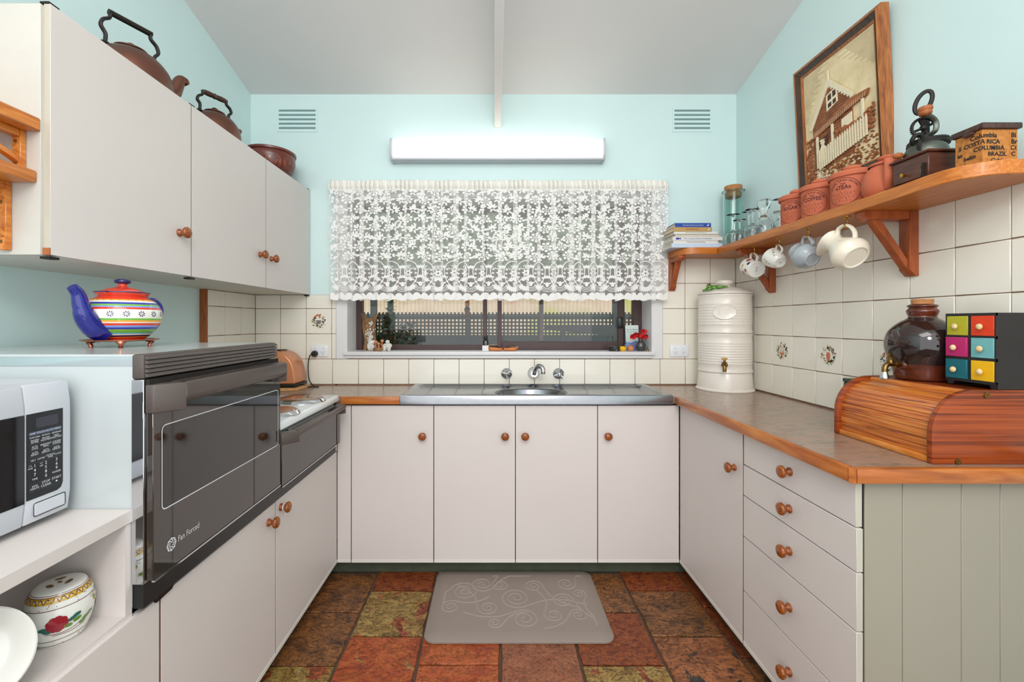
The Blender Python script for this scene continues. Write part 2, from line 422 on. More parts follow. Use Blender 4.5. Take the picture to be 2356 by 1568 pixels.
for k, c in (('d_lime', (180, 176, 40)), ('d_red', (222, 62, 24)), ('d_pink', (186, 34, 106)), ('d_sky', (112, 180, 184)), ('d_teal', (8, 100, 112)), ('d_yellow', (238, 182, 8))):
    M[k] = pm('painted_' + k[2:], c, 0.6, var=0.06, vscale=40)
# ================================================================== THE ROOM
XL, XR, YB = -1.476, 1.479, 2.661
def ceil_z(y): return 2.689 + 0.262*(YB - y)
YF = -0.9

# back wall with the window opening, tiled below
OX0, OX1, OZ0, OZ1 = -0.896, 0.970, 1.090, 2.070
wall_back = struct('wall_back', 'mint painted end wall with window and cream tiled splashback', 'wall')
b = MB()
b.box(XL-0.15, OX0, YB, YB+0.2, -.06, 2.9); b.box(OX1, XR+0.15, YB, YB+0.2, -.06, 2.9)
b.box(OX0, OX1, YB, YB+0.2, -.06, OZ0); b.box(OX0, OX1, YB, YB+0.2, OZ1, 2.9)
b.build('plaster', M['wall'], wall_back)
wall_left = struct('wall_left', 'mint painted wall behind the oven and hanging cupboards', 'wall')
MB().box(XL-0.15, XL, YF, YB, -.06, 3.8).build('plaster', M['wall'], wall_left)
wall_right = struct('wall_right', 'mint painted wall with framed picture and cream tiles under the shelf', 'wall')
MB().box(XR, XR+0.15, YF, YB, -.06, 3.8).build('plaster', M['wall'], wall_right)
ceiling = struct('ceiling', 'pale grey painted ceiling sloping down to the window wall', 'ceiling')
b = MB(); x0, x1 = XL-0.15, XR+0.15
b.hexa([(x0,YF,ceil_z(YF)),(x1,YF,ceil_z(YF)),(x1,YB+.2,ceil_z(YB+.2)),(x0,YB+.2,ceil_z(YB+.2)),
        (x0,YF,ceil_z(YF)+.12),(x1,YF,ceil_z(YF)+.12),(x1,YB+.2,ceil_z(YB+.2)+.12),(x0,YB+.2,ceil_z(YB+.2)+.12)])
b.build('plaster_sheet', M['ceil'], ceiling)
b = MB(); d = 0.205
b.hexa([(.006,YF,ceil_z(YF)-d),(.048,YF,ceil_z(YF)-d),(.048,YB,ceil_z(YB)-d),(.006,YB,ceil_z(YB)-d),
        (.006,YF,ceil_z(YF)),(.048,YF,ceil_z(YF)),(.048,YB,ceil_z(YB)),(.006,YB,ceil_z(YB))])
tag(b.build('trim_1', M['beam'], bevel=0.004), 'white painted beam running down the middle of the ceiling', 'beam', kind='structure')

# floor: slate flags laid in staggered columns
floor = struct('floor', 'rust and olive slate flagstone floor with dark joints', 'floor')
M['joint'] = pm('slate_joint', (84, 66, 52), 0.9, var=0.3, vscale=40, bump=0.3, bscale=80)
MB().box(XL-.1, XR+.1, YF-2.0, YB, -0.06, -0.009).build('floor_bed', M['joint'], floor)
def slate(name, stops, sc=9, patch=None, cracks=.55):
    """riven slate: clouded colour, patches, fine speckle and dark cleft lines"""
    m, nt, bs = newmat(name); L = nt.links.new; N = nt.nodes.new
    tc = N('ShaderNodeTexCoord'); oi = N('ShaderNodeObjectInfo'); ml = N('ShaderNodeMath'); ml.operation = 'MULTIPLY'; ml.inputs[1].default_value = 53.0
    L(oi.outputs['Random'], ml.inputs[0]); cx = N('ShaderNodeCombineXYZ'); [L(ml.outputs[0], cx.inputs[k]) for k in 'XYZ']
    va = N('ShaderNodeVectorMath'); va.operation = 'ADD'; L(tc.outputs['Object'], va.inputs[0]); L(cx.outputs[0], va.inputs[1])
    def nz(s_, det, dist, r_=.65, sc3=None):
        n = N('ShaderNodeTexNoise'); n.inputs['Scale'].default_value = s_; n.inputs['Detail'].default_value = det; n.inputs['Distortion'].default_value = dist; n.inputs['Roughness'].default_value = r_
        if sc3:
            mp = N('ShaderNodeMapping'); mp.inputs['Scale'].default_value = sc3; L(va.outputs[0], mp.inputs['Vector']); L(mp.outputs[0], n.inputs['Vector'])
        else: L(va.outputs[0], n.inputs['Vector'])
        return n.outputs['Fac']
    def ramp(fac, st):
        r = N('ShaderNodeValToRGB'); cr = r.color_ramp
        while len(cr.elements) < len(st): cr.elements.new(.5)
        for e, (p, c) in zip(cr.elements, st): e.position = p; e.color = (*lin(c), 1)
        L(fac, r.inputs['Fac']); return r.outputs['Color']
    def mix(fac, c0, c1, mode='MIX'):
        x = N('ShaderNodeMix'); x.data_type = 'RGBA'; x.blend_type = mode
        if isinstance(fac, float): x.inputs['Factor'].default_value = fac
        else: L(fac, x.inputs['Factor'])
        L(c0, x.inputs[6])
        if isinstance(c1, tuple): x.inputs[7].default_value = c1
        else: L(c1, x.inputs[7])
        return x.outputs[2]
    big = nz(sc, 12, .8, .7, (1, 1.5, 1))
    col = ramp(big, stops)
    if patch:
        pf = ramp(nz(patch[1], 9, 1.0, .62), [(patch[2]-.015, (0,0,0)), (patch[2]+.015, (255,255,255))])
        col = mix(pf, col, ramp(nz(sc*3, 8, .4), patch[0]))
    col = mix(.8, col, ramp(nz(95, 6, .2, .75), [(.36, (120,112,104)), (.52, (255,255,255))]), 'MULTIPLY')
    cr_ = N('ShaderNodeMath'); cr_.operation = 'SUBTRACT'; cr_.inputs[1].default_value = .5; L(nz(sc*1.3, 9, 1.3, .68, (1, 2.2, 1)), cr_.inputs[0])
    ab = N('ShaderNodeMath'); ab.operation = 'ABSOLUTE'; L(cr_.outputs[0], ab.inputs[0])
    ck_ = ramp(ab.outputs[0], [(.0, (52,40,32)), (.012, (150,140,130)), (.022, (255,255,255))])
    col = mix(cracks, col, ck_, 'MULTIPLY')
    L(col, bs.inputs['Base Color']); bs.inputs['Roughness'].default_value = .36
    bp = N('ShaderNodeBump'); bp.inputs['Strength'].default_value = .55; bp.inputs['Distance'].default_value = .006; L(big, bp.inputs['Height'])
    bp2 = N('ShaderNodeBump'); bp2.inputs['Strength'].default_value = .5; bp2.inputs['Distance'].default_value = .003; L(ck_, bp2.inputs['Height']); L(bp.outputs[0], bp2.inputs['Normal']); L(bp2.outputs[0], bs.inputs['Normal'])
    return m
SL = [slate('slate_brown', [(.32,(70,48,32)),(.45,(120,76,40)),(.55,(150,96,50)),(.66,(112,72,44)),(.8,(164,116,70))], 11, None, .85),
      slate('slate_olive', [(.34,(116,84,36)),(.46,(150,116,54)),(.55,(168,140,76)),(.66,(138,108,56)),(.75,(176,150,92))], 9, ([(.4,(128,52,22)),(.6,(166,84,40))], 7, .57), .75),
      slate('slate_orange', [(.32,(128,46,16)),(.45,(164,70,24)),(.56,(182,92,36)),(.68,(146,62,26)),(.8,(176,110,52))], 7, ([(.4,(150,112,62)),(.6,(178,140,84))], 5, .66), .3),
      slate('slate_red', [(.34,(88,36,18)),(.46,(128,54,22)),(.56,(158,82,34)),(.66,(104,46,24)),(.82,(164,98,46))], 26, None, .3),
      slate('slate_mauve', [(.32,(128,72,46)),(.5,(154,92,60)),(.62,(144,76,48)),(.76,(172,108,56))], 5, None, .15),
      slate('slate_dark_patch', [(.36,(124,72,42)),(.46,(152,92,54)),(.58,(168,104,62)),(.72,(130,80,50))], 8, ([(.4,(42,40,40)),(.6,(64,58,54))], 6, .60), .7)]
cols = [(-.902, -.597, [2.290, 2.270, 1.965, 1.659], [3, 0, 0, 1]), (-.597, -.292, [2.290, 2.125, 1.818], [3, 1, 2]),
        (-.292, .027, [2.290, 1.969, 1.664], [1, 2, 2]), (.027, .334, [2.290, 2.13, 1.825], [0, 3, 4]),
        (.334, .655, [2.290, 2.27, 1.965, 1.661], [0, 0, 3, 1]), (.655, .960, [2.290, 2.125, 1.8146], [3, 0, 5]), (.960, 1.02, [2.290, 2.0, 1.7], [3, 3, 0])]
_sm = {}
for cx0, cx1, ys, kinds in cols:
    ys = list(ys)
    while ys[-1] > 0.3: ys.append(ys[-1] - 0.305)
    for i in range(len(ys) - 1):
        w, h = cx1 - cx0, ys[i] - ys[i+1]
        if h < 0.05: continue
        k = kinds[i] if i < len(kinds) else random.randrange(6)
        key = (round(w, 3), round(h, 3), k)
        if key not in _sm:
            b = MB(); g = 0.0055; n = 5; rnd = random.Random(hash(key) & 255)
            pts = []
            for (ax, ay, bx, by) in ((-1,-1,1,-1),(1,-1,1,1),(1,1,-1,1),(-1,1,-1,-1)):
                for j in range(n):
                    t = j/n
                    pts.append(((ax+(bx-ax)*t)*(w/2-g) + rnd.uniform(-.0025,.0025), (ay+(by-ay)*t)*(h/2-g) + rnd.uniform(-.0025,.0025)))
            m_ = len(pts); top = [(x*0.985, y*0.985, 0.0) for x, y in pts]; low = [(x, y, -0.004) for x, y in pts]; bot = [(x, y, -.02) for x, y in pts]
            b.add(top + low + bot, [tuple(range(m_))] + [(m_+i_, m_+(i_+1)%m_, (i_+1)%m_, i_) for i_ in range(m_)] + [(2*m_+i_, 2*m_+(i_+1)%m_, m_+(i_+1)%m_, m_+i_) for i_ in range(m_)])
            o = b.build('flagstone', SL[k], floor, ang=20); _sm[key] = o.data
        else:
            o = link('flagstone', _sm[key], floor)
        o.location = ((cx0+cx1)/2, (ys[i]+ys[i+1])/2, random.uniform(-.0012, .0008))

# wall tiles
def tile_piece(parent, plane, a0, a1, z0, z1, cache={}):
    g = 0.0014
    w, h = a1 - a0 - 2*g, z1 - z0 - 2*g
    if w < 0.006 or h < 0.006: return None
    key = (plane, round(w, 4), round(h, 4))
    loc = {'B': ((a0+a1)/2, YB-.008, (z0+z1)/2), 'R': (XR-.009, (a0+a1)/2, (z0+z1)/2), 'L': (-1.444, (a0+a1)/2, (z0+z1)/2)}[plane]
    if key in cache: return link('tile', cache[key], parent, loc)
    b = MB()
    if plane == 'B': b.box(-w/2, w/2, 0, .0085, -h/2, h/2)
    elif plane == 'R': b.box(0, .0095, -w/2, w/2, -h/2, h/2)
    else: b.box(-.008, 0, -w/2, w/2, -h/2, h/2)
    o = b.build('tile', M['tile'], parent, bevel=0.0016, loc=loc); cache[key] = o.data
    return o
ZL = [0.927 + 0.1529*k for k in range(6)]           # tile joints up to the shelf
bx = [-1.444] + [(p - 1135)/378.0 for p in (646.7, 705.7, 763.9, 825.5)]
row0 = [-1.444] + [(p - 1135)/378.0 for p in (646.7, 705.7, 766.0)] + [(940.9 - 1135)/378.0 + .15265*k for k in range(-2, 12)] + [1.470]
b = MB(); b.box(-1.444, -.95, YB-.004, YB, .9, 1.469); b.box(-.96, 1.0, YB-.004, YB, .9, 1.09); b.box(1.0, 1.47, YB-.004, YB, .9, 1.69)
b.build('grout', M['grout'], wall_back)
for i in range(len(row0)-1): tile_piece(wall_back, 'B', row0[i], row0[i+1], ZL[0], ZL[1] + (.003 if False else 0))
tb = {}
for r in range(1, 4):
    for i in range(4):
        x0, x1 = bx[i], min(bx[i+1], -.953)
        z0, z1 = ZL[r], min(ZL[r+1], 1.469)
        o = tile_piece(wall_back, 'B', x0, x1, z0, z1); tb[(r, i)] = o
for r in range(1, 5):
    for x0, x1 in ((1.027, 1.1637), (1.1637, 1.3170), (1.3170, 1.470)):
        tile_piece(wall_back, 'B', x0, x1, ZL[r], ZL[r+1])
ry = [2.653, 2.601, 2.4516, 2.3023, 2.1488, 1.9952, 1.8416, 1.6938, 1.5445, 1.393, 1.242, 1.09, 0.94]
MB().box(XR-.004, XR, .94, YB, .9, 1.69).build('grout', M['grout'], wall_right)
tr = {}
for r in range(5):
    for i in range(len(ry)-1):
        tr[(r, i)] = tile_piece(wall_right, 'R', ry[i+1], ry[i], ZL[r], ZL[r+1])
ly = [2.212, 2.353, 2.507, 2.653]
MB().box(XL, -1.449, 2.208, YB, .9, 1.469).build('tile_backing', M['grout'], wall_left)
MB().box(XL, -1.444, 2.196, 2.211, .93, 1.469).build('timber_edge', M['oldwood'], wall_left)
for r in range(4):
    for i in range(3): tile_piece(wall_left, 'L', ly[i], ly[i+1], ZL[r], min(ZL[r+1], 1.469))

# kitchen-garden prints on the picture tiles (flat print on the glaze)
PM = [pm('print_' + n, c, 0.3) for n, c in (('leaf', (170, 172, 128)), ('rust', (200, 112, 74)), ('grey', (128, 122, 116)), ('ochre', (214, 190, 138)), ('blue', (112, 116, 144)), ('pale', (214, 206, 182)))]
def tile_print(tile, plane, motif, seed):
    if tile is None: return
    rnd = random.Random(seed)
    if plane == 'B': fn = lambda x, y: (x, -.0006, y)
    else: fn = lambda x, y: (-.0006, -x, y)
    b = MB()
    for k in range(90):
        a = rnd.uniform(0, 2*PI); rr = rnd.uniform(.024, .044)
        b.cur = rnd.choice((0, 0, 3, 5, 5, 1 if a < 2.2 else 0, 4 if rnd.random() < .3 else 3))
        b.flat(ell(rr*math.cos(a), rr*math.sin(a)*.95, rnd.uniform(.003, .008), rnd.uniform(.0016, .0036), 7, a + rnd.uniform(-1, 1)), fn)
    fn2 = (lambda x, y: (x, -.0010, y)) if plane == 'B' else (lambda x, y: (-.0010, -x, y))
    if motif == 'can':
        b.cur = 2; b.flat([(-.014,-.018),(.010,-.018),(.014,.006),(-.016,.006)], fn2); b.ribbon(catmull([(.012,-.01),(.02,0),(.028,.012)]), .003, fn2)
        b.ribbon(catmull([(-.014,.004),(-.024,.0),(-.02,-.012),(-.013,-.014)]), .002, fn2); b.cur = 1
        for q in ((-.02,.03),(-.01,.036),(0,.034),(.008,.038),(-.026,.024)): b.flat(ell(q[0], q[1], .006, .005, 8), fn2)
    elif motif == 'urn':
        b.cur = 1; b.flat([(-.007,-.024),(.007,-.024),(.013,.002),(.008,.009),(.009,.014),(-.009,.014),(-.008,.009),(-.013,.002)], fn2)
        b.cur = 4
        for q in ((.02,.02),(.026,.014),(.022,.028)): b.flat(ell(q[0], q[1], .004, .005, 8), fn2)
    else:
        b.cur = 1; b.flat(ell(0, -.01, .016, .013, 12), fn2); b.cur = 5
        for q in ((-.006,-.003),(.005,-.004),(0,.003)): b.flat(ell(q[0], q[1], .006, .005, 8), lambda x, y: (fn2(x, y)[0] - (.0003 if plane != 'B' else 0), fn2(x, y)[1] - (.0003 if plane == 'B' else 0), y))
        b.cur = 1; b.ribbon(catmull([(-.014,-.006),(-.008,.014),(.008,.014),(.014,-.006)]), .002, fn2)
    b.build('print', PM, tile, recalc=False, smooth=False)
tile_print(tb[(2, 2)], 'B', 'can', 1); tile_print(tr[(1, 3)], 'R', 'basket', 2); tile_print(tr[(1, 5)], 'R', 'urn', 3); tile_print(tr[(1, 7)], 'R', 'can', 4)

# wall vents: a painted plate with five sloping slots
def wall_vent(x0, x1, label):
    t = thing('wall_vent', label, 'vent', ((x0+x1)/2, YB, 2.535), group='painted wall vents')
    w = (x1 - x0)/2; z = [0.053, 0.0265, 0, -.0265, -.053]; hh = .0062
    edges = [0.075] + [q for zz in z for q in (zz+hh, zz-hh)] + [-.075]
    for i in range(0, len(edges), 2):
        MB().box(-w, w, -.004, 0, edges[i+1], edges[i]).build('slat', M['wall'], t)
    for q in (-w-.012, w): MB().box(q, q+.012, -.004, 0, -.075, .075).build('vent_rim', M['wall'], t)
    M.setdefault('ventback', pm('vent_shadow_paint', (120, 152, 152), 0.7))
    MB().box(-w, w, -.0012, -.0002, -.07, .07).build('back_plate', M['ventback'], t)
wall_vent(-1.304, -1.080, 'painted slotted wall vent above the brown bowl and hanging cupboards')
wall_vent(1.100, 1.318, 'painted slotted wall vent above the stack of books')

# ---------------------------------------------------------------- window
win = struct('window_1', 'brown framed sliding kitchen window in white casing behind the lace curtain', 'window')
for x0, x1 in ((-.953, -.884), (.958, 1.027)):
    MB().box(x0, x1, YB-.014, YB, 1.080, 2.0595).build('casing', M['white'], win, bevel=.003)
MB().box(-.953, 1.027, YB-.014, YB, 2.06, 2.13).build('casing', M['white'], win, bevel=.003)
MB().box(OX0, -.886, YB-.002, 2.86, 1.10, 2.07).build('reveal', M['white'], win)
MB().box(.960, OX1, YB-.002, 2.86, 1.10, 2.07).build('reveal', M['white'], win)
MB().box(-.886, .960, YB-.002, 2.86, 2.05, 2.07).build('reveal', M['white'], win)
MB().box(-.906, .975, 2.630, 2.86, 1.103, 1.125).build('sill', M['white'], win, bevel=.004, seg=2)
MB().box(-.900, .968, 2.642, YB, 1.083, 1.103).build('sill_moulding', M['white'], win, bevel=.006, seg=2)
fr = M['brownframe']
for x0, x1, y0, y1 in ((-.886, -.848, 2.825, 2.87), (.905, .960, 2.825, 2.87), (-.068, -.040, 2.835, 2.875), (.300, .328, 2.855, 2.875), (.845, .858, 2.855, 2.875)):
    MB().box(x0, x1, y0, y1, 1.125, 2.05).build('frame_post', fr, win, bevel=.002)
for x0, x1, y0, y1, z0, z1 in ((-.848, -.040, 2.828, 2.87, 1.125, 1.157), (-.04, .905, 2.85, 2.87, 1.125, 1.142), (-.848, .905, 2.828, 2.87, 2.02, 2.05)):
    MB().box(x0, x1, y0, y1, z0, z1).build('frame_rail', fr, win, bevel=.002)
MB().box(-.848, -.068, 2.846, 2.850, 1.157, 2.02).build('pane', M['pane'], win)
for x0, x1 in ((-.040, .027), (.858, .905)): MB().box(x0, x1, 2.862, 2.865, 1.142, 2.02).build('pane', M['pane'], win)
sash = MB()
sash.box(.027, .055, 2.822, 2.848, 1.126, 2.02); sash.box(.806, .842, 2.822, 2.848, 1.126, 2.02)
sash.box(.055, .806, 2.822, 2.848, 1.126, 1.177); sash.box(.055, .806, 2.822, 2.848, 1.985, 2.02)
so = sash.build('sliding_sash', fr, win, bevel=.0015)
MB().box(.055, .806, 2.834, 2.838, 1.177, 1.985).build('pane', M['pane'], so)
b = MB(); b.box(.800, .836, 2.800, 2.822, 1.265, 1.335); b.build('latch', M['black'], so, bevel=.008, seg=2)
b = MB(); b.tube([(.065,2.821,1.18),(.065,2.821,1.98)], .0012, 5); b.tube([(.796,2.821,1.18),(.796,2.821,1.98)], .0012, 5); b.tube([(.065,2.821,1.18),(.796,2.821,1.18)], .0012, 5)
b.build('sash_bead', M['steel'], so)

# ---------------------------------------------------------------- the verandah outside
M['deck'] = pm('deck_boards', (92, 66, 54), 0.8, var=0.3, vscale=12)
M['lawn'] = pm('bounce_lawn', (160, 164, 124), .9, var=.25, vscale=9)  # ground out of view, added pale to bounce light onto the blind
tag(MB().box(-8, 8, 5.3, 16, 0.2, 0.30).build('lawn', M['lawn']), 'unseen pale lawn added beyond the verandah to bounce daylight', 'lawn', kind='structure')
tag(MB().box(-3, 3, 2.862, 5.3, 0.3, 0.36).build('ground', M['deck']), 'dim brown verandah deck outside the window', 'ground', kind='structure')
tag(MB().box(-3, 3, 2.87, 5.2, 2.85, 2.95).build('roof', M['lattice']), 'unseen dark verandah roof added to keep the sky off the deck', 'roof', kind='structure')  # out of view, put in to block sky light over the verandah
def sheet_mat():
    m, nt, b_ = newmat('translucent_blind'); L = nt.links.new; N = nt.nodes.new; nt.nodes.remove(b_); out = nt.nodes['Material Output']
    tc = N('ShaderNodeTexCoord'); n = N('ShaderNodeTexNoise'); n.inputs['Scale'].default_value = 1.1; n.inputs['Detail'].default_value = 6; n.inputs['Distortion'].default_value = 0.5
    L(tc.outputs['Object'], n.inputs['Vector'])
    r = N('ShaderNodeValToRGB'); cr = r.color_ramp
    st = [(.3, (226, 190, 170)), (.42, (246, 222, 204)), (.5, (232, 210, 184)), (.56, (222, 214, 150)), (.7, (206, 208, 128))]
    while len(cr.elements) < len(st): cr.elements.new(.5)
    for e, (p, c) in zip(cr.elements, st): e.position = p; e.color = (*lin(c), 1)
    L(n.outputs['Fac'], r.inputs['Fac'])
    t = N('ShaderNodeBsdfTranslucent'); d_ = N('ShaderNodeBsdfDiffuse'); mx = N('ShaderNodeMixShader'); mx.inputs[0].default_value = .1
    L(r.outputs[0], t.inputs[0]); L(r.outputs[0], d_.inputs[0]); L(t.outputs[0], mx.inputs[1]); L(d_.outputs[0], mx.inputs[2]); L(mx.outputs[0], out.inputs['Surface'])
    return m
b = MB(); n = 520; vs = []
for i in range(n+1):
    x = -2.4 + 4.8*i/n
    y = 5.25 + .006*math.sin(i*2*PI/5.0)
    vs += [(x, y, .36), (x, y, 1.66)]
b.add(vs, [(2*i, 2*i+2, 2*i+3, 2*i+1) for i in range(n)])
tag(b.build('ribbed_blind', sheet_mat(), recalc=False), 'ribbed translucent blind behind the garden lattice', 'blind')
tag(MB().box(-2.6, 2.6, 5.16, 5.24, 1.62, 1.92).build('verandah_beam', M['deck']), 'dim brown verandah beam above the ribbed blind', 'beam')
hd = thing('garden_hedge', 'grey green garden hedge beyond the verandah', 'hedge', (0, 9.0, 0))
hb = MB(); hr = random.Random(14)
for k in range(6800):
    c_ = Vector((hr.uniform(-4.4, 4.4), hr.uniform(-.25, .25), hr.uniform(.3, 4.0))); l_ = hr.uniform(.06, .13); a_ = hr.uniform(0, 2*PI); e_ = hr.uniform(-.8, .8)
    d_ = Vector((math.cos(a_)*math.cos(e_), math.sin(a_)*math.cos(e_), math.sin(e_))); s2_ = d_.cross(Vector((.2,.1,1))).normalized()*l_*.35
    hb.add([c_, c_ + d_*l_*.5 + s2_, c_ + d_*l_, c_ + d_*l_*.5 - s2_], [(0,1,2,3)])
M['hedge'] = pm('hedge_leaf', (92, 106, 84), .7, var=.3, vscale=5); ho = hb.build('hedge_leaves', M['hedge'], hd, recalc=False, smooth=False); ho['kind'] = 'stuff'
MB().box(-4.6, 4.6, .3, .6, 0, 4.0).build('hedge_core', M['hedge'], hd)
for x_ in (-2.6, -.9, .9, 2.6): MB().tube([(x_, .1, 0), (x_+.1, .1, 2.2)], .05, 8).build('trunk', M['deck'], hd)
lat = thing('lattice_fence', 'dark green square lattice fence outside the window', 'fence', (0, 4.8, .36))
vl = MB().box(-.0088, .0088, -.006, .006, .74, 1.055).build('lath', M['lattice'], lat, loc=(-1.50, 0, 0)).data
for k in range(1, 75): link('lath', vl, lat, (-1.50 + .0415*k, 0, 0))
hl = MB().box(-1.55, 1.62, -.006, .006, -.0088, .0088).build('lath', M['lattice'], lat, loc=(0, -.012, .826)).data
for k in range(1, 6): link('lath', hl, lat, (0, -.012, .826 + .04*k))
MB().box(-1.55, 1.62, -.03, .02, .99, 1.015).build('rail', M['lattice'], lat)
MB().box(-1.55, 1.62, -.03, .02, .70, .805).build('rail', M['lattice'], lat)
for x0, x1, h in ((-1.331, -1.269, 2.4), (-1.145, -1.092, 2.4), (-.306, -.258, 1.05), (1.300, 1.36, 2.4), (1.56, 1.64, 2.4)):
    MB().box(x0, x1, -.07, -.012, 0, h).build('post', M['lattice'], lat)
M['bench'] = pm('dim_brown_boards', (84, 62, 56), 0.8, var=0.4, vscale=20)
tag(MB().box(-1.7, 1.7, 4.70, 4.72, .36, 1.058).build('timber_skirting', M['bench']), 'brown boarding below the garden lattice', 'boards')
lt = thing('garden_lantern', 'black carriage lantern on a post outside the window', 'lantern', (-.281, 4.70, 1.36))
b = MB(); b.lathe([(0,.115),(.012,.112),(.034,.09),(.036,.086),(0,.086)], 6); b.lathe([(0,-.005),(.014,-.003),(.018,.008),(0,.008)], 6)
for k in range(6):
    a = 2*PI*k/6; b.tube([(.016*math.cos(a), .016*math.sin(a), .006), (.030*math.cos(a), .030*math.sin(a), .088)], .002, 5)
b.build('cage', M['iron'], lt); MB().lathe([(.0145,.008),(.0275,.086)], 6).build('lantern_glass', M['glass'], lt, recalc=False)
MB().box(-.022, .022, .012, .02, -.01, .30).build('mount_board', M['oldwood'], lt)
pl = thing('leafy_shrub', 'dark glossy leafy shrub outside the window', 'plant', (-.98, 4.1, .36))
rnd = random.Random(3); stems = []
for k in range(26):
    a = rnd.uniform(0, 2*PI); s_ = rnd.uniform(.02, .30); h = rnd.uniform(.65, 1.08) - s_*.6
    if k == 0: a, s_, h = 0, .02, 1.12
    stems.append([(0, 0, 0), (s_*.4*math.cos(a), s_*.2*math.sin(a), h*.6), (s_*math.cos(a), s_*.5*math.sin(a), h)])
b = MB()
for st in stems: b.tube(catmull(st, 4), .006, 5)
b.build('stems', M['oldwood'], pl)
b = MB()
for st in stems:
    pts = catmull(st, 8)
    for q in pts[6:]:
        for j in range(13):
            a = rnd.uniform(0, 2*PI); e = rnd.uniform(-.3, .7); l = rnd.uniform(.05, .09)
            d_ = Vector((math.cos(a)*math.cos(e), math.sin(a)*math.cos(e), math.sin(e))); s2 = d_.cross(Vector((0,0,1))).normalized()*l*.22
            b.add([q, q + d_*l*.5 + s2, q + d_*l, q + d_*l*.5 - s2], [(0,1,2,3)])
lf = b.build('foliage', M['leaf'], pl, recalc=False, smooth=False); lf['kind'] = 'stuff'
bb = thing('tilted_table_top', 'dark table top leaning in front of the garden lattice', 'table', (0, 4.45, .36))
b = MB(); b.hexa([(.52,0,.870),(1.25,0,.800),(1.25,.03,.800),(.52,.03,.870),(.52,0,.918),(1.25,0,.918),(1.25,.03,.918),(.52,.03,.918)])
M['shade'] = pm('dark_grey_panel', (58, 58, 56), 0.5); b.build('panel', M['shade'], bb)
for x in (.72, 1.2): MB().box(x-.02, x+.02, .03, .07, 0, .90).build('leg', M['lattice'], bb)
# ================================================================== CABINETS
_KN = {}
KPROF = sprof([(0.0135,0),(.0138,.004),(.0105,.008),(.0082,.013),(.0095,.017),(.0165,.021),(.0203,.028),(.0175,.035),(.009,.0385),(0,.0395)], 3)
KPROF = [(0, 0)] + KPROF
def knob(parent, pos, d):
    if d not in _KN:
        _KN[d] = MB().turned((0,0,0), d, KPROF, 20).build('knob', M['knob'], parent, loc=pos).data
    else: link('knob', _KN[d], parent, pos)
M['rawedge'] = pm('raw_board_edge', (128, 98, 78), .8, var=.2, vscale=60); M['taupe'] = pm('taupe_edge_band', (188, 181, 166), .45, var=.05, vscale=8)
M['strip'] = pm('white_door_strip', (226, 222, 214), 0.35)
def door(parent, side, a0, a1, z0, z1, name='door', strip=True, kn=None, g=.0019, face=None, near='raw'):
    """side: F faces the camera (y const), E faces +x, W faces -x"""
    b = MB(); t = .017
    if side == 'F': b.box(a0+g, a1-g, face, face+t, z0+g, z1-g)
    elif side == 'E': b.box(face-t, face, a0+g, a1-g, z0+g, z1-g)
    else: b.box(face, face+t, a0+g, a1-g, z0+g, z1-g)
    for k in ((3, 5) if side == 'F' else (2, 4)): b.mi[k] = 1
    if side != 'F' and near != 'raw': b.mi[2] = 2
    o = b.build(name, [M['cab'], M['rawedge'], M['taupe']], parent, bevel=.0006)
    if strip:
        b = MB(); h = .017; e = .0014
        if side == 'F': b.box(a0+g, a1-g, face-e, face, z0+g, z0+h)
        elif side == 'E': b.box(face, face+e, a0+g, a1-g, z0+g, z0+h)
        else: b.box(face-e, face, a0+g, a1-g, z0+g, z0+h)
        b.build('edge_strip', M['strip'], o)
    if kn:
        if side == 'F': knob(o, (kn[0], face, kn[1]), (0, -1, 0))
        elif side == 'E': knob(o, (face, kn[0], kn[1]), (1, 0, 0))
        else: knob(o, (face, kn[0], kn[1]), (-1, 0, 0))
    return o

# under the sink
cb = thing('sink_cabinet', 'white four-door base cupboard under the steel sink', 'cabinet', (.08, 2.45, 0))
cb.location = (0, 0, 0)
MB().box(-.80, .955, 2.2625, 2.64, .075, .880).build('carcass', M['dark'], cb)
sp = [-.7297, -.3057, .1138, .5356, .9551]
kx = [-.361, .060, .162, .585]
for i in range(4): door(cb, 'F', sp[i], sp[i+1], .068, .877, kn=(kx[i], .722), face=2.245)
door(cb, 'F', -.803, -.7297, .068, .877, name='filler_panel', face=2.246)
MB().box(-.85, -.803, 2.196, 2.2445, .644, .878).build('filler_panel', M['cab'], cb)
MB().box(-.86, 1.02, 2.284, 2.30, 0, .08).build('plinth', M['kick'], cb)

# left run below the cooker
cb = thing('base_cabinet', 'white two-door base cupboard under the brown oven and hotplates', 'cabinet')
MB().box(-1.44, -.822, 1.056, 2.24, .075, .640).build('carcass', M['dark'], cb)
MB().box(-1.44, -.815, 1.056, 2.19, .6435, .655).build('top_board', M['sage'], cb)
door(cb, 'E', 1.055, 1.612, .068, .642, kn=(1.560, .5875), face=-.803)
door(cb, 'E', 1.612, 2.245, .068, .642, kn=(1.650, .605), face=-.803)
MB().box(-.86, -.845, 1.056, 2.284, 0, .08).build('plinth', M['kick'], cb)
b = MB(); b.hexa([(-.806,1.035,.636),(-.796,1.035,.636),(-.796,1.085,.640),(-.806,1.085,.640),(-.806,1.035,.652),(-.796,1.035,.652),(-.79,1.095,.668),(-.80,1.095,.668)])
b.build('hinge', M['iron'], cb, bevel=.002)
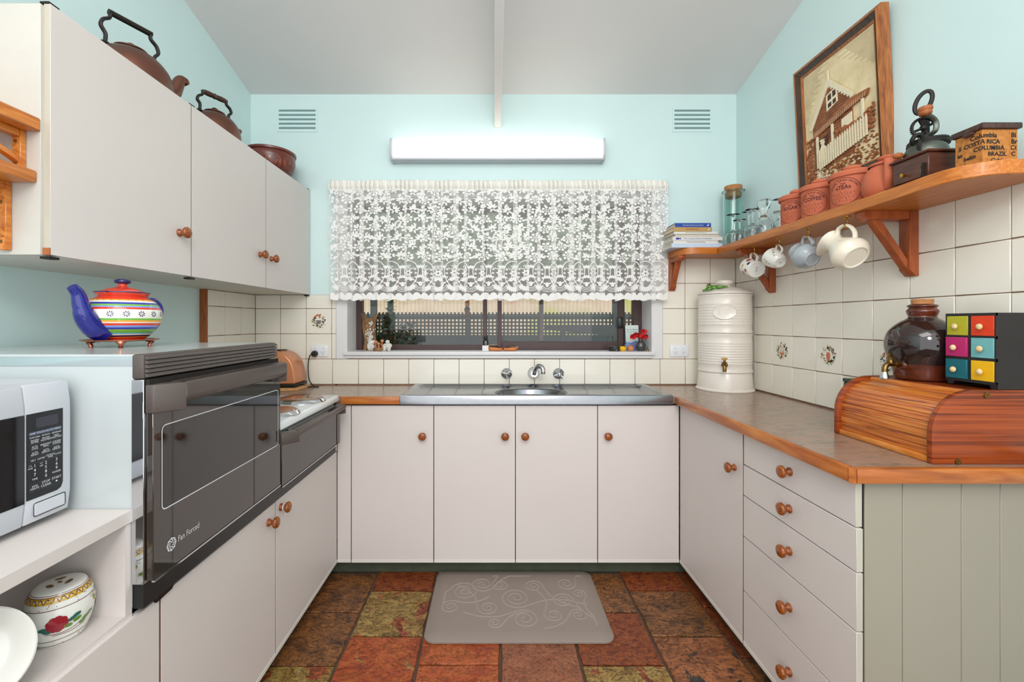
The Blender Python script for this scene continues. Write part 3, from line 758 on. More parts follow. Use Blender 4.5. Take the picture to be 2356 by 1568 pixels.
# small loop of string on the far knob
b = MB(); b.tube([(-.785+.0095*math.cos(t_), 1.650, .605+.0095*math.sin(t_)) if False else (-.790, 1.650+.0105*math.cos(t_), .605+.0105*math.sin(t_)) for t_ in [2*PI*k/14 for k in range(14)]], .0025, 6, closed=True)
b.tube(catmull([(-.789,1.650,.595),(-.784,1.648,.580),(-.786,1.652,.570),(-.788,1.654,.583),(-.789,1.652,.595)]), .0012, 5)
tag(b.build('string_loop', M['white']), 'white string looped round a lower cupboard knob below the hotplates', 'string')

cb = thing('open_cabinet', 'white open shelf unit holding the microwave with a door below', 'cabinet')
MB().box(XL, -.809, .10, .984, .854, .881).build('top_shelf', M['cab'], cb, bevel=.001)
MB().box(XL, -.812, .10, .984, .628, .651).build('lower_shelf', M['cab'], cb, bevel=.001)
MB().box(XL, -.813, .966, .984, .651, .854).build('side_panel', M['cab'], cb)
MB().box(XL, -.813, .10, .118, .651, .854).build('side_panel', M['cab'], cb)
MB().box(XL, XL+.01, .118, .966, .651, .854).build('back_panel', M['cab'], cb)
MB().box(XL, -.822, .10, 1.052, .075, .628).build('carcass', M['dark'], cb)
door(cb, 'E', .10, 1.053, .068, .642, face=-.803)
MB().box(-.86, -.845, .10, 1.05, 0, .08).build('plinth', M['kick'], cb)

# right run
cb = thing('base_cabinet', 'white single-door base cupboard between sink doors and drawers', 'cabinet')
MB().box(.9745, 1.46, 1.68, 2.24, .075, .880).build('carcass', M['dark'], cb)
door(cb, 'W', 1.676, 2.243, .068, .878, kn=(1.733, .727), face=.957)
MB().box(1.005, 1.02, 1.676, 2.284, 0, .08).build('plinth', M['kick'], cb)
cb = thing('drawer_cabinet', 'white five-drawer unit ending in sage green boards', 'cabinet')
MB().box(.9745, 1.46, 1.166, 1.672, .075, .880).build('carcass', M['dark'], cb)
dz = [.880, .7585, .641, .485, .278, .068]
for i in range(5):
    door(cb, 'W', 1.150 + (.004 if i == 0 else 0), 1.674, dz[i+1], dz[i], 'drawer', strip=(i == 4), kn=(1.412, (dz[i]+dz[i+1])/2), face=.957 + (.0 if i else .001), near='band')
MB().box(1.005, 1.02, 1.16, 1.676, 0, .08).build('plinth', M['kick'], cb)
ex = [.985, 1.086, 1.2426, 1.3456, 1.478]
for i in range(4): MB().box(ex[i]+.0006, ex[i+1]-.0006, 1.160, 1.1655, 0, .883).build('board', M['sage'], cb, bevel=.0012)

# hanging cupboards
cb = thing('wall_cabinet', 'white three-door hanging cupboard with kettles on top', 'cabinet')
MB().box(XL, -1.132, 1.106, 2.652, 1.482, 2.100).build('carcass', M['dark'], cb)
MB().box(XL, -1.131, 1.092, 1.106, 1.470, 2.098).build('end_panel', M['cream'], cb, bevel=.001)
MB().box(XL, -1.132, 1.106, 2.652, 1.470, 1.482).build('underside', M['soffit'], cb)
us = [1.098, 1.613, 2.143, 2.655]
uk = [(1.550, 1.619), (2.085, 1.625), (2.190, 1.620)]
for i in range(3): door(cb, 'E', us[i], us[i+1], 1.469, 2.104, strip=False, kn=uk[i], face=-1.114, g=.0018, near='raw' if i else 'band')
MB().box(-1.1305, -1.1135, 1.0968, 1.0998, 1.4705, 1.488).build('chipped_corner', M['oldwood'], cb)
for y, z in ((1.112, 2.105), (1.622, 2.105), (2.640, 2.105), (1.112, 1.464), (1.622, 1.464), (2.645, 1.464)):
    MB().box(-1.140, -1.116, y-.014, y+.014, z-.003, z+.003).build('hinge', M['iron'], cb, bevel=.001)

# bracket shelves on the end of the hanging cupboard
def end_bracket(root, x, ytop, ztop, h, reach):
    MB().box(x-.011, x+.011, ytop-.0145, ytop, ztop-h, ztop).build('upright', M['pine'], root, bevel=.0015)
    MB().box(x-.010, x+.010, ytop-reach, ytop-.0145, ztop-.018, ztop).build('arm', M['pine'], root, bevel=.0015)
    MB().bar((x, ytop-.012, ztop-h*.78), (x, ytop-reach*.62, ztop-.014), .014, .016, (1, 0, 0)).build('brace', M['pine'], root, bevel=.0015)
    for zz in (ztop-h*.30, ztop-h*.88):
        b = MB(); b.turned((x-.001, ytop-.0145, zz), (0,-1,0), [(0,0),(.0045,0),(.0038,.0015),(0,.002)], 10); b.build('screw', M['agedbrass'], root)
sh = thing('plank_shelf', 'upper orange pine plank shelf on the end of the hanging cupboard', 'shelf', (0, 0, 0))
MB().box(-1.47, -1.129, .80, 1.0915, 1.7765, 1.809).build('plank', M['pine'], sh, bevel=.003)
end_bracket(sh, -1.176, 1.0915, 1.7765, .097, .26)
sh = thing('plank_shelf', 'lower orange pine plank shelf with rounded corner on the end of the hanging cupboard', 'shelf', (0, 0, 0))
MB().box(-1.47, -1.138, .80, 1.0915, 1.648, 1.679).build('plank', M['pine'], sh, bevel=.005, seg=2)
end_bracket(sh, -1.212, 1.0915, 1.648, .168, .26)

# ================================================================== WORKTOPS
wt = thing('worktop', 'mottled grey-brown worktop beside the toaster with pine edging', 'worktop')
MB().box(-1.444, -.4755, 2.245, 2.653, .886, .922).build('laminate', M['lam'], wt, bevel=.001)
MB().box(-.777, -.4760, 2.225, 2.245, .884, .9235).build('edging', M['edge'], wt, bevel=.004, seg=2)
wt = thing('worktop', 'mottled brown worktop running from the sink past the bread bin with pine edging', 'worktop')
b = MB(); poly = [(.945,1.145),(1.470,1.145),(1.470,2.653),(.9165,2.653),(.9165,2.238),(.945,2.238)]
b.prism(poly, lambda x, y: (x, y, .886), lambda x, y: (x, y, .922)); b.build('laminate', M['lam'], wt)
b = MB(); b.hexa([(.925,1.140,.884),(.945,1.150,.884),(.945,2.236,.884),(.925,2.226,.884),(.925,1.140,.9235),(.945,1.150,.9235),(.945,2.236,.9235),(.925,2.226,.9235)])
b.build('edging', M['edge'], wt, bevel=.005, seg=2)
b = MB(); b.hexa([(.936,1.125,.884),(1.477,1.125,.884),(1.477,1.145,.884),(.945,1.1495,.884),(.936,1.125,.9235),(1.477,1.125,.9235),(1.477,1.145,.9235),(.945,1.1495,.9235)])
M['edgex'] = ramp_mat('orange_pine_edging_cross', [(0.25, (134, 66, 22)), (0.5, (178, 98, 37)), (0.75, (206, 132, 60))], (1.2, 9, 9), 4, 5, 0.8, 0.35, 0.03, coat=0.3)
b.build('edging', M['edgex'], wt, bevel=.005, seg=2)
b = MB(); b.hexa([(.925,1.1385,.884),(.935,1.1252,.884),(.944,1.1495,.884),(.9445,1.1497,.884),(.925,1.1385,.9235),(.935,1.1252,.9235),(.944,1.1495,.9235),(.9445,1.1497,.9235)])
b.build('edging_corner', M['edgex'], wt)

# ------------------------------------------------------------------ sink
sk = thing('sink', 'long stainless steel sink with two drainers and a round bowl', 'sink', (.22, 2.4375, .884))
b = MB(); NP = 96
def loop_rr(hx, hy, r, z, cx=0, cy=0):
    out = []
    for i in range(NP):
        a = 2*PI*(i+.5)/NP; c, s_ = math.cos(a), math.sin(a)
        # superellipse-like rounded rectangle
        k = 1.0/max(abs(c)/hx, abs(s_)/hy)
        x, y = c*k, s_*k
        dx, dy = abs(x) - (hx-r), abs(y) - (hy-r)
        if dx > 0 and dy > 0:
            L_ = math.hypot(dx, dy)
            x = math.copysign(hx - r + dx/L_*r, x); y = math.copysign(hy - r + dy/L_*r, y)
        out.append((cx+x, cy+y, z))
    return out
def loop_el(rx, ry, z, cx, cy):
    # same angular order, directed from the sink centre
    return [(cx + rx*math.cos(2*PI*(i+.5)/NP), cy + ry*math.sin(2*PI*(i+.5)/NP), z) for i in range(NP)]
HX, HY = .6955, .2125
bcx, bcy = -.012, -.012
loops = [loop_rr(HX, HY, .003, .0), loop_rr(HX, HY, .003, .044), loop_rr(HX-.003, HY-.003, .004, .047), loop_rr(HX-.030, HY-.016, .035, .047), loop_rr(HX-.036, HY-.021, .035, .044),
         loop_rr(HX-.050, HY-.034, .035, .030), loop_el(.205, .160, .030, bcx, bcy), loop_el(.196, .152, .028, bcx, bcy), loop_el(.190, .147, .018, bcx, bcy),
         loop_el(.186, .143, -.10, bcx, bcy), loop_el(.150, .115, -.138, bcx, bcy), loop_el(.03, .03, -.142, bcx, bcy)]
vs = [p for l in loops for p in l]
fs = []
for k in range(len(loops)-1):
    for i in range(NP):
        j = (i+1) % NP; fs.append((k*NP+i, k*NP+j, (k+1)*NP+j, (k+1)*NP+i))
fs.append(tuple(range((len(loops)-1)*NP, len(loops)*NP)))
b.add(vs, fs); b.build('sink_top', M['steel'], sk, recalc=False, ang=50)
b = MB(); b.lathe([(0,-.141),(.028,-.141),(.03,-.138),(.022,-.136),(0,-.137)], 20, xf=Matrix.Translation((bcx,bcy,0))); b.build('drain', M['chrome'], sk)

# wall taps
def tap_handle(x, label, rot):
    t = thing('tap', label, 'tap', (x, YB-.008, .993), group='chrome sink tap handles')
    MB().turned((0,0,0), (0,-1,0), [(0,0),(.033,0),(.033,.004),(.024,.012),(.013,.022),(.011,.040),(0,.040)], 28).build('flange', M['chrome'], t)
    b = MB()
    for k in range(3):
        a = rot + 2*PI*k/3
        b.tube([(0,-.043,0),(.018*math.cos(a),-.046,.018*math.sin(a)),(.032*math.cos(a),-.048,.032*math.sin(a))], [.006,.0055,.0065], 8)
    b.ball((0,-.045,0), .013, .010, .013); b.build('cross_handle', M['chrome'], t)
    MB().turned((0,-.053,0), (0,-1,0), [(0,0),(.0055,0),(.005,.003),(0,.004)], 12).build('button', M['agedbrass'] if rot < 1 else M['white'], t)
tap_handle(.081, 'chrome cross tap handle on the toaster side of the spout', .6)
tap_handle(.395, 'chrome cross tap handle on the stoneware crock side of the spout', 1.3)
t = thing('spout', 'curved chrome wall spout between the two tap handles', 'tap', (.244, YB-.008, .996))
MB().turned((0,0,0), (0,-1,0), [(0,0),(.036,0),(.036,.006),(.028,.016),(.022,.03),(.020,.05),(0,.05)], 28).build('flange', M['chrome'], t)
b = MB(); b.tube(catmull([(0,-.045,0),(0.002,-.065,.022),(.010,-.085,.042),(.022,-.10,.050),(.036,-.115,.046),(.043,-.122,.034),(.044,-.124,.018)], 5), [.014]*31, 12); b.build('swan_neck', M['chrome'], t)
MB().cyl((.044,-.124,.020), (.044,-.124,.008), .0125, 16).build('aerator', M['steel'], t)

# ------------------------------------------------------------------ power points
def outlet(x, label, w):
    t = thing('power_point', label, 'power point', (x, YB-.008, 1.130))
    MB().box(-w/2, w/2, -.009, 0, -.036, .036).build('plate', M['switch'], t, bevel=.004, seg=2)
    for s_ in (-1, 1):
        MB().turned((s_*w*.23, -.009, .019), (0,-1,0), [(0,0),(.0085,0),(.0078,.0035),(0,.0045)], 16).build('switch', M['switch'], t)
        b = MB(); fn = lambda x_, y_, s_=s_: (s_*w*.2 + x_, -.0094, -.012 + y_)
        b.ribbon([(-.009,.007),(-.005,.001)], .002, fn); b.ribbon([(.009,.007),(.005,.001)], .002, fn); b.ribbon([(0,-.004),(0,-.012)], .002, fn)
        b.build('socket_slots', M['dark'], t, recalc=False, smooth=False)
    return t
outlet(-1.052, 'double power point with a black plug beside the toaster', .104)
outlet(1.127, 'double power point beside the stoneware crock', .116)
# ------------------------------------------------------------------ tube light
lm = thing('strip_light', 'white fluorescent strip light on the wall above the curtain', 'light', (.026, YB, 2.266))
MB().box(-.630, .630, -.070, 0, 0, .014).build('base', M['plastic'], lm, bevel=.003)
M['tube'] = pm('lit_diffuser', (255, 250, 242), 0.4, emit=(255, 246, 234), estr=1.0)
b = MB(); b.prism([(0,.0145),(-.058,.0145),(-.074,.028),(-.074,.118),(-.064,.121),(0,.121)], lambda y, z: (-.624, y, z), lambda y, z: (.624, y, z)); b.build('diffuser', M['tube'], lm, bevel=.003)
for s_ in (-1, 1):
    b = MB(); b.prism([(0,-.004),(-.060,-.004),(-.080,.024),(-.080,.126),(0,.126)], lambda y, z: (s_*.624, y, z), lambda y, z: (s_*.638, y, z)); b.build('end_cap', M['plastic'], lm, bevel=.003)

# ------------------------------------------------------------------ cooker
ck = thing('cooker', 'brown and white side-by-side cooker with raised oven and white hotplate top', 'cooker')
MB().box(-1.440, -.812, .9855, 1.580, .657, 1.222).build('oven_body', M['enamel'], ck, bevel=.002)
MB().box(-1.440, -.800, .9845, 1.583, 1.2225, 1.2285).build('top_plate', M['enamel'], ck, bevel=.001)
MB().box(-1.440, -.812, .984, .9855, 1.203, 1.2225).build('top_trim', M['chrome'], ck)
MB().box(-.8115, -.784, .980, 1.580, .7125, 1.172).build('side_trim', M['chrome'], ck, bevel=.001)
MB().box(-1.440, -.80, 1.5805, 2.190, .657, .902).build('grill_body', M['enamel'], ck)
MB().box(-.830, -.789, .986, 2.188, .6555, .712).build('plinth', M['black'], ck)
MB().box(-.8115, -.784, .9805, 1.5755, 1.1735, 1.2285).build('vent_box', M['oven'], ck, bevel=.004, seg=2)
for k in range(5):
    b = MB(); z = 1.178 + k*.0098
    b.hexa([(-.784,.984,z),(-.776,.984,z),(-.776,1.573,z),(-.784,1.573,z),(-.784,.984,z+.0072),(-.779,.984,z+.0072),(-.779,1.573,z+.0072),(-.784,1.573,z+.0072)])
    b.build('vent_slat', M['oven'], ck)
def range_handle(root, y0, y1, z0, z1):
    b = MB(); e = .047
    for s_, ya in ((1, y0), (-1, y1)):
        p = [(-.783, ya), (-.764, ya), (-.722, ya+s_*e), (-.741, ya+s_*(e+.02)), (-.783, ya+s_*(e+.02))]
        b.prism(p, lambda x, y: (x, y, z0-.016), lambda x, y: (x, y, z1))
    b.prism([(-.722,z1),(-.742,z1),(-.742,z0+.012),(-.735,z0),(-.726,z0+.004),(-.720,z0+.016)], lambda x, z: (x, y0+e, z), lambda x, z: (x, y1-e, z))
    b.build('handle', M['oven'], root, bevel=.0025, seg=2)
    MB().box(-.783, -.768, y0+e, y1-e, z1-.012, z1).build('handle_backing', M['oven'], root)
dr = MB().box(-.7835, -.767, .986, 1.575, .7175, 1.138).build('oven_door', M['ovenglass'], ck, bevel=.0015)
fx = lambda y, z: (-.7664, y, z)
b = MB(); rr = rrect(1.011, 1.556, .866, 1.062, .012, 4); b.flat(rr, fx); b.build('window', M['ovenwin'], dr, recalc=False, smooth=False)
b = MB(); b.ribbon(rr + [rr[0]], .0026, lambda y, z: (-.7660, y, z)); b.build('window_outline', M['inkw'], dr, recalc=False, smooth=False)
b = MB(); fl = lambda x, y: (-.7662, 1.062 + x, .773 + y)
b.text('Fan Forced', .021, fl, 0, .001, 'LEFT', .82)
for k in range(8):
    a = 2*PI*k/8
    b.ribbon(catmull([(-.021 + r_*math.cos(a+q), r_*math.sin(a+q)) for r_, q in ((.004, 0), (.009, .35), (.0135, .95), (.0155, 1.7))], 3), .0022, fl)
b.build('lettering', M['inkw'], dr, recalc=False, smooth=False)
MB().box(-.772, -.765, .988, 1.574, .7135, .7175).build('bottom_trim', M['chrome'], ck)
range_handle(dr, .983, 1.578, 1.112, 1.160)
MB().box(-.7835, -.775, .986, 1.576, 1.139, 1.172).build('recess_shade', M['dark'], ck)  # solid dark strip, colour stands in for the shaded recess above the door
gd = MB().box(-.7835, -.767, 1.5865, 2.186, .705, .892).build('grill_door', M['ovenglass'], ck, bevel=.0015)
range_handle(gd, 1.584, 2.190, .872, .897)
MB().box(-.772, -.765, 1.587, 2.184, .7005, .7045).build('bottom_trim', M['chrome'], ck)
b = MB(); b.hexa([(-1.440,1.581,.902),(-.783,1.581,.902),(-.783,2.236,.902),(-1.440,2.236,.902),(-1.440,1.581,.932),(-.792,1.581,.932),(-.792,2.232,.932),(-1.440,2.232,.932)])
M['hobwhite'] = pm('bright_white_enamel', (234, 236, 236), .15)
b.build('hob_top', M['hobwhite'], ck, bevel=.006, seg=2)
M['hotplate'] = pm('hotplate_metal', (176, 150, 132), 0.16, 1.0, var=0.12, vscale=14)
for x, y, r in ((-.905, 2.055, .100), (-.880, 1.765, .082), (-1.22, 2.055, .082), (-1.22, 1.765, .100)):
    b = MB(); hp = b.lathe([(r+.012,0),(r+.012,.004),(r+.004,.013),(r-.002,.015),(r-.004,.012)], 40).build('drip_ring', M['chrome'], ck, loc=(x, y, .932))
    MB().lathe([(0,.019),(r*.5,.019),(r*.93,.018),(r-.003,.015),(r-.004,.008)], 40).build('hotplate', M['hotplate'], ck, loc=(x, y, .932))

# ------------------------------------------------------------------ microwave
mw = thing('microwave', 'white microwave oven with black keypad on the open shelf', 'microwave', (-.93, .96, .881))
MB().box(-.40, -.012, -.49, 0, .012, .297).build('casing', M['plastic'], mw, bevel=.006, seg=2)
for x in (-.36, -.05):
    for y in (-.45, -.04): MB().cyl((x, y, 0), (x, y, .013), .012, 12).build('foot', M['black'], mw)
def bulged(y0, y1):
    b = MB(); b.prism([(-.0125,.014),(-.003,.014),(.002,.055),(.0025,.085),(.0025,.225),(.002,.25),(-.004,.294),(-.0125,.294)], lambda x, z: (x, y0, z), lambda x, z: (x, y1, z)); return b
bulged(-.0925, 0).build('control_fascia', M['plastic'], mw, bevel=.003, seg=2)
md = bulged(-.49, -.0940).build('door', M['plastic'], mw, bevel=.003, seg=2)
MB().box(.0015, .0032, -.47, -.0950, .060, .236).build('door_glass', M['mwglass'], md, bevel=.0008)
kp = MB(); pp = [(-.0915,.064),(-.031,.064),(-.0225,.068),(-.0185,.078),(-.0185,.236),(-.0915,.236)]
kp.prism(pp, lambda y, z: (.0020, y, z), lambda y, z: (.0032, y, z)); ko = kp.build('keypad', M['black'], mw)
fk = lambda x, y: (.0035, -.055 + x, y)
M['display'] = pm('dim_display', (52, 48, 60), 0.2); M['keyband'] = pm('slate_blue_band', (70, 80, 104), 0.5)
MB().flat(rrect(-.020, .026, .205, .226, .002, 2), fk).build('display', M['display'], ko, recalc=False, smooth=False)
MB().flat([(-.033,.192),(.033,.192),(.033,.199),(-.033,.199)], fk).build('menu_band', M['keyband'], ko, recalc=False, smooth=False)
b = MB(); f2 = lambda x, y: (.0037, -.055 + x, y)
b.text('ONE TOUCH AUTO MENU', .0052, f2, 0, .1955)
cx_ = (-.0215, .0005, .0225)
for row, z in ((('POPCORN','POTATO','BEVERAGE'), .1875), (('FROZEN','FROZEN','FRESH'), .1815), (('ENTREE','VEGETABLE','VEGETABLE'), .1775), (('AUTO','BREAKFAST','CHICKEN'), .1685), (('COOK','MENU','CHOICES'), .1645),
               (('AUTO','AUTO','QUICK'), .1565), (('REHEAT','DEFROST','DEFROST'), .1525)):
    for x, s_ in zip(cx_, row): b.text(s_, .0047, f2, x, z, sx=.9)
for x, s_ in ((-.0245,'MELT'), (-.009,'SOFTEN'), (.0255,'CLOCK')): b.text(s_, .0047, f2, x, .1415, sx=.9)
b.text('COOKING', .0045, f2, .0095, .1435, sx=.85); b.text('TIMER', .0045, f2, .0095, .1395, sx=.9)
for r_, z in ((('1','2','3'), .130), (('4','5','6'), .121), (('7','8','9'), .112), (('','0',''), .103)):
    for x, s_ in zip(cx_, r_):
        if s_: b.text(s_, .0088, f2, x, z)
b.text('TIME', .0052, f2, cx_[0], .103); b.text('POWER', .0052, f2, cx_[2], .104)
b.text('MORE', .0042, f2, -.030, .1265, sx=.8); b.text('LESS', .0042, f2, -.0085, .1265, sx=.8)
b.ribbon([(-.033,.1305),(-.030,.133),(-.027,.1305)], .0006, f2); b.ribbon([(-.0115,.133),(-.0085,.1305),(-.0055,.133)], .0006, f2)
b.text('ADD', .0055, f2, cx_[0], .0890); b.text('MINUTE', .0055, f2, cx_[0], .0840, sx=.85)
b.text('STOP', .0068, f2, cx_[1], .0905); b.text('CLEAR', .0068, f2, cx_[1], .0838); b.text('START', .0068, f2, cx_[2], .0915); b.flat(ell(cx_[2], .0845, .0022, .0016, 10), f2)
b.build('key_lettering', M['inkw'], ko, recalc=False, smooth=False)
b = MB()
for x in cx_: rr = rrect(x-.0098, x+.0098, .079, .0955, .001, 2); b.ribbon(rr + [rr[0]], .0004, f2)
for z in (.1495, .1615, .1735, .1465, .1360): b.ribbon([(-.033, z), (.033, z)], .0004, f2)
M['greyline'] = pm('grey_key_outline', (92, 96, 110), 0.6); b.build('key_outlines', M['greyline'], ko, recalc=False, smooth=False)
rr = rrect(-.076, -.014, .028, .052, .003, 3)
b = MB(); b.prism(rr, lambda y, z: (.0005, y, z), lambda y, z: (.0030, y, z)); b.build('door_button', M['plastic'], mw, bevel=.0008)
b = MB(); rr = rrect(-.0775, -.0125, .0265, .0535, .0035, 3); b.ribbon(rr + [rr[0]], .0016, lambda y, z: (.0026, y, z)); b.build('button_gap', M['dark'], mw, recalc=False, smooth=False)
# ================================================================== CORNER SHELF AND WHAT STANDS ON IT
SZ0, SZ1 = 1.687, 1.7246
sh = thing('corner_shelf', 'orange timber corner shelf with brackets and brass cup hooks above the tiles', 'shelf')
arc = [(1.373,1.131),(1.325,1.136),(1.288,1.153),(1.263,1.183),(1.252,1.22),(1.250,1.27),(1.256,1.36),(1.260,1.46)]
b = MB(); poly = [(1.4695,1.131)] + arc + [(1.260,2.459),(1.4695,2.6525)]
b.prism(poly, lambda x, y: (x, y, SZ0), lambda x, y: (x, y, SZ1)); b.build('board', M['shelf'], sh, bevel=.002)
b = MB(); poly = [(1.2595,2.460),(1.15,2.460),(1.12,2.464),(1.092,2.478),(1.072,2.505),(1.061,2.545),(1.056,2.60),(1.055,2.6525),(1.468,2.6525)]
b.prism(poly, lambda x, y: (x, y, SZ0), lambda x, y: (x, y, SZ1)); b.build('board', M['shelfx'], sh, bevel=.002)
def wall_bracket(root, org, out, reach, h, w=.042, t=.032):
    o = Vector(org); d_ = Vector(out); s_ = d_.cross(Vector((0,0,1)))
    P = lambda r, q, z: tuple(o + d_*r + s_*q + Vector((0,0,z)))
    b = MB(); pf = [(0,0),(t,0),(t,-h+.022),(t*.35,-h),(0,-h)]
    b.prism(pf, lambda r, z: P(r, -w/2, z), lambda r, z: P(r, w/2, z)); b.build('upright', M['bracket'], root, bevel=.0015)
    b = MB(); pf = [(t,0),(reach,0),(reach,-.012),(reach-.016,-.030),(t,-.030)]
    b.prism(pf, lambda r, z: P(r, -w/2, z), lambda r, z: P(r, w/2, z)); b.build('arm', M['bracket'], root, bevel=.0015)
    b = MB(); pf = [(t,-h+.055),(t,-h+.022),(reach-.035,-.030),(reach-.065,-.030)]
    b.prism(pf, lambda r, z: P(r, -w*.36, z), lambda r, z: P(r, w*.36, z)); b.build('brace', M['bracket'], root, bevel=.0015)
    for z in (-h+.03, -h*.36):
        MB().turned(P(t, 0, z), d_, [(0,0),(.005,0),(.004,.001),(0,.0014)], 10).build('screw', M['agedbrass'], root)
wall_bracket(sh, (1.4695, 1.530, SZ0), (-1,0,0), .190, .225)
wall_bracket(sh, (1.4695, 2.294, SZ0), (-1,0,0), .185, .230)
wall_bracket(sh, (1.080, 2.6525, SZ0), (0,-1,0), .150, .195, .036, .03)
hooks = [(1.334,2.237),(1.313,2.007),(1.299,1.8024),(1.2895,1.5956)]
HM = None
for hx_, hy_ in hooks:
    if HM is None:
        b = MB(); b.lathe([(0,-.006),(.006,-.006),(.012,-.002),(.0125,0),(0,0)], 16)
        b.tube(catmull([(0,0,-.004),(.001,0,-.014),(.004,.0,-.022),(.006,-.004,-.032),(.002,-.008,-.041),(-.007,-.010,-.044),(-.013,-.009,-.038),(-.014,-.008,-.032)], 4), .0024, 8)
        b.ball((-.014,-.008,-.031), .0036, seg=8, rings=6)
        HM = b.build('cup_hook', M['brass'], sh, loc=(hx_, hy_, SZ0)).data
    else: link('cup_hook', HM, sh, (hx_, hy_, SZ0))

def hang(name, label, cat, i, axis, handle_pt):
    """root of a cup hung by its handle; local z runs from base to mouth, local x to the handle"""
    hp = Vector((hooks[i][0] - .004, hooks[i][1] - .009, SZ0 - .0400))
    m = frame_xf((0,0,0), (0,0,1), [-q for q in axis])
    m.translation = hp - (m.to_3x3() @ Vector(handle_pt))
    o = thing(name, label, cat, group='cups hung under the corner shelf'); o.matrix_world = m
    return o
def handle_pts(r0, z0, out, z1, r1):
    return catmull([(r0-.004,0,z0),(r0+out*.7,0,z0+.004),(r0+out,0,(z0+z1)/2+.003),(r0+out*.62,0,z1-.006),(r1-.004,0,z1)], 6)
def shell(outer, t, zb):
    """closed vessel wall: outer profile from base centre up, then the inside"""
    inner = [(max(r-t, .001), z) for r, z in outer if z > zb]
    return outer + list(reversed(inner)) + [(0, zb)]
# mug with vegetables
c = hang('mug', 'white mug printed with chillies and vegetables hanging nearest the corner', 'mug', 0, (-.06,-.93,-.30), (.068,0,.048))
of = [(0,.003),(.034,.003),(.036,0),(.041,.001),(.0435,.006),(.0435,.083),(.0445,.087)]
MB().lathe(shell(of, .0035, .008), 36).build('body', M['porc'], c)
MB().tube(handle_pts(.0435,.074,.030,.020,.0435), .0052, 10, flat=1.3, up=(0,1,0)).build('handle', M['porc'], c)
fn = lambda th, z: (.0440*math.cos(th), .0440*math.sin(th), z)
VEG = [pm('veg_'+k, q, .3) for k, q in (('red',(196,52,32)),('yellow',(210,178,60)),('purple',(60,44,84)),('green',(104,124,52)))]
b = MB(); rnd = random.Random(5)
for k in range(14):
    a0 = k*2*PI/14; z0 = .024 + .036*(k % 2) + rnd.uniform(-.004, .004); b.cur = (0, 1, 2, 0, 3)[k % 5]
    b.fan(ell(a0, z0, .21 + .08*rnd.random(), .0105 if k % 5 != 1 else .006, 10), fn)
    b.cur = 3; b.ribbon([(a0+.16, z0+.006),(a0+.24, z0+.012)], .0015, fn)
b.build('vegetable_print', VEG, c, recalc=False, smooth=False)
fb = lambda x, y: (-y, -x, .0026)
b = MB()
for z, s_, n_ in ((.008,.012,'#'),(-.002,.006,'='),(-.009,.006,'=')): b.text('IIIII' if n_ == '#' else 'IIIIIIIIIII', s_, lambda x, y: (.0 + y, x, .0026), 0, z, sx=.5)
b.build('base_mark', M['inkb'], c, recalc=False, smooth=False)
# tea cup
c = hang('teacup', 'small white teacup with pale leaf sprigs hanging beside the vegetable mug', 'cup', 1, (-.06,-.86,-.48), (.062,0,.040))
of = sprof([(.018,.003),(.020,0),(.024,.001),(.024,.007),(.034,.018),(.042,.040),(.0445,.058),(.047,.072)], 3)
MB().lathe(shell([(0,.003)] + of, .003, .010), 36).build('body', M['porc'], c)
MB().tube(handle_pts(.043,.060,.024,.022,.034), .0038, 10, flat=1.3, up=(0,1,0)).build('handle', M['porc'], c)
fn = lambda th, z: ((prof_r(of, z)+.0006)*math.cos(th), (prof_r(of, z)+.0006)*math.sin(th), z)
SPR = [pm('sprig_green', (168,170,128), .4), pm('sprig_grey', (96,96,88), .4)]
b = MB()
for k in range(5):
    a0 = k*1.25 + .5; b.cur = 1; b.ribbon(catmull([(a0,.018),(a0+.15,.032),(a0+.4,.050)], 4), .0009, fn); b.cur = 0
    for q in range(4): b.fan(ell(a0+.08+.1*q, .026+.008*q + (.004 if q % 2 else -.003), .10, .0042, 8), fn)
b.build('sprig_print', SPR, c, recalc=False, smooth=False)
b = MB(); b.text('IIII', .010, lambda x, y: (y, x, .0026), 0, 0); b.build('base_mark', M['inkb'], c, recalc=False, smooth=False)
# grey-blue belly mug
c = hang('mug', 'grey blue pot-bellied glazed mug hanging between the teacup and the white jug', 'mug', 2, (-.06,-.87,-.42), (.072,0,.060))
of = sprof([(.020,.003),(.024,0),(.029,.002),(.034,.010),(.050,.030),(.053,.048),(.046,.068),(.036,.080),(.035,.098),(.038,.106)], 3)
MB().lathe(shell([(0,.003)] + of, .0035, .010), 36).build('body', M['greymug'], c)
MB().tube(handle_pts(.042,.088,.033,.034,.052), .0055, 10, flat=1.5, up=(0,1,0)).build('handle', M['greymug'], c)
# ivory jug with spout
c = hang('jug', 'ivory glazed jug with flared lip hanging nearest the big shelf bracket', 'jug', 3, (.06,-.78,-.60), (.072,0,.098))
of = sprof([(.036,.003),(.040,0),(.046,.002),(.058,.016),(.062,.034),(.050,.064),(.036,.092),(.033,.108),(.036,.126),(.041,.136)], 3)
b = MB(); b.lathe(shell([(0,.003)] + of, .004, .012), 40); 
vv = []
for x, y, z in b.v:
    if z > .10 and x < 0:                      # pull the lip out into a pouring spout
        k = (z-.10)/.036; x = x - .030*k*k*max(0, (-x/.04))**2; z = z + .006*k*max(0, -x/.04)
    vv.append((x, y, z))
b.v = vv; b.build('body', M['porcjug'], c)
MB().tube(catmull([(.030,0,.118),(.050,0,.128),(.072,0,.112),(.078,0,.085),(.070,0,.060),(.050,0,.044)], 6), .0062, 10, flat=1.4, up=(0,1,0)).build('handle', M['porcjug'], c)

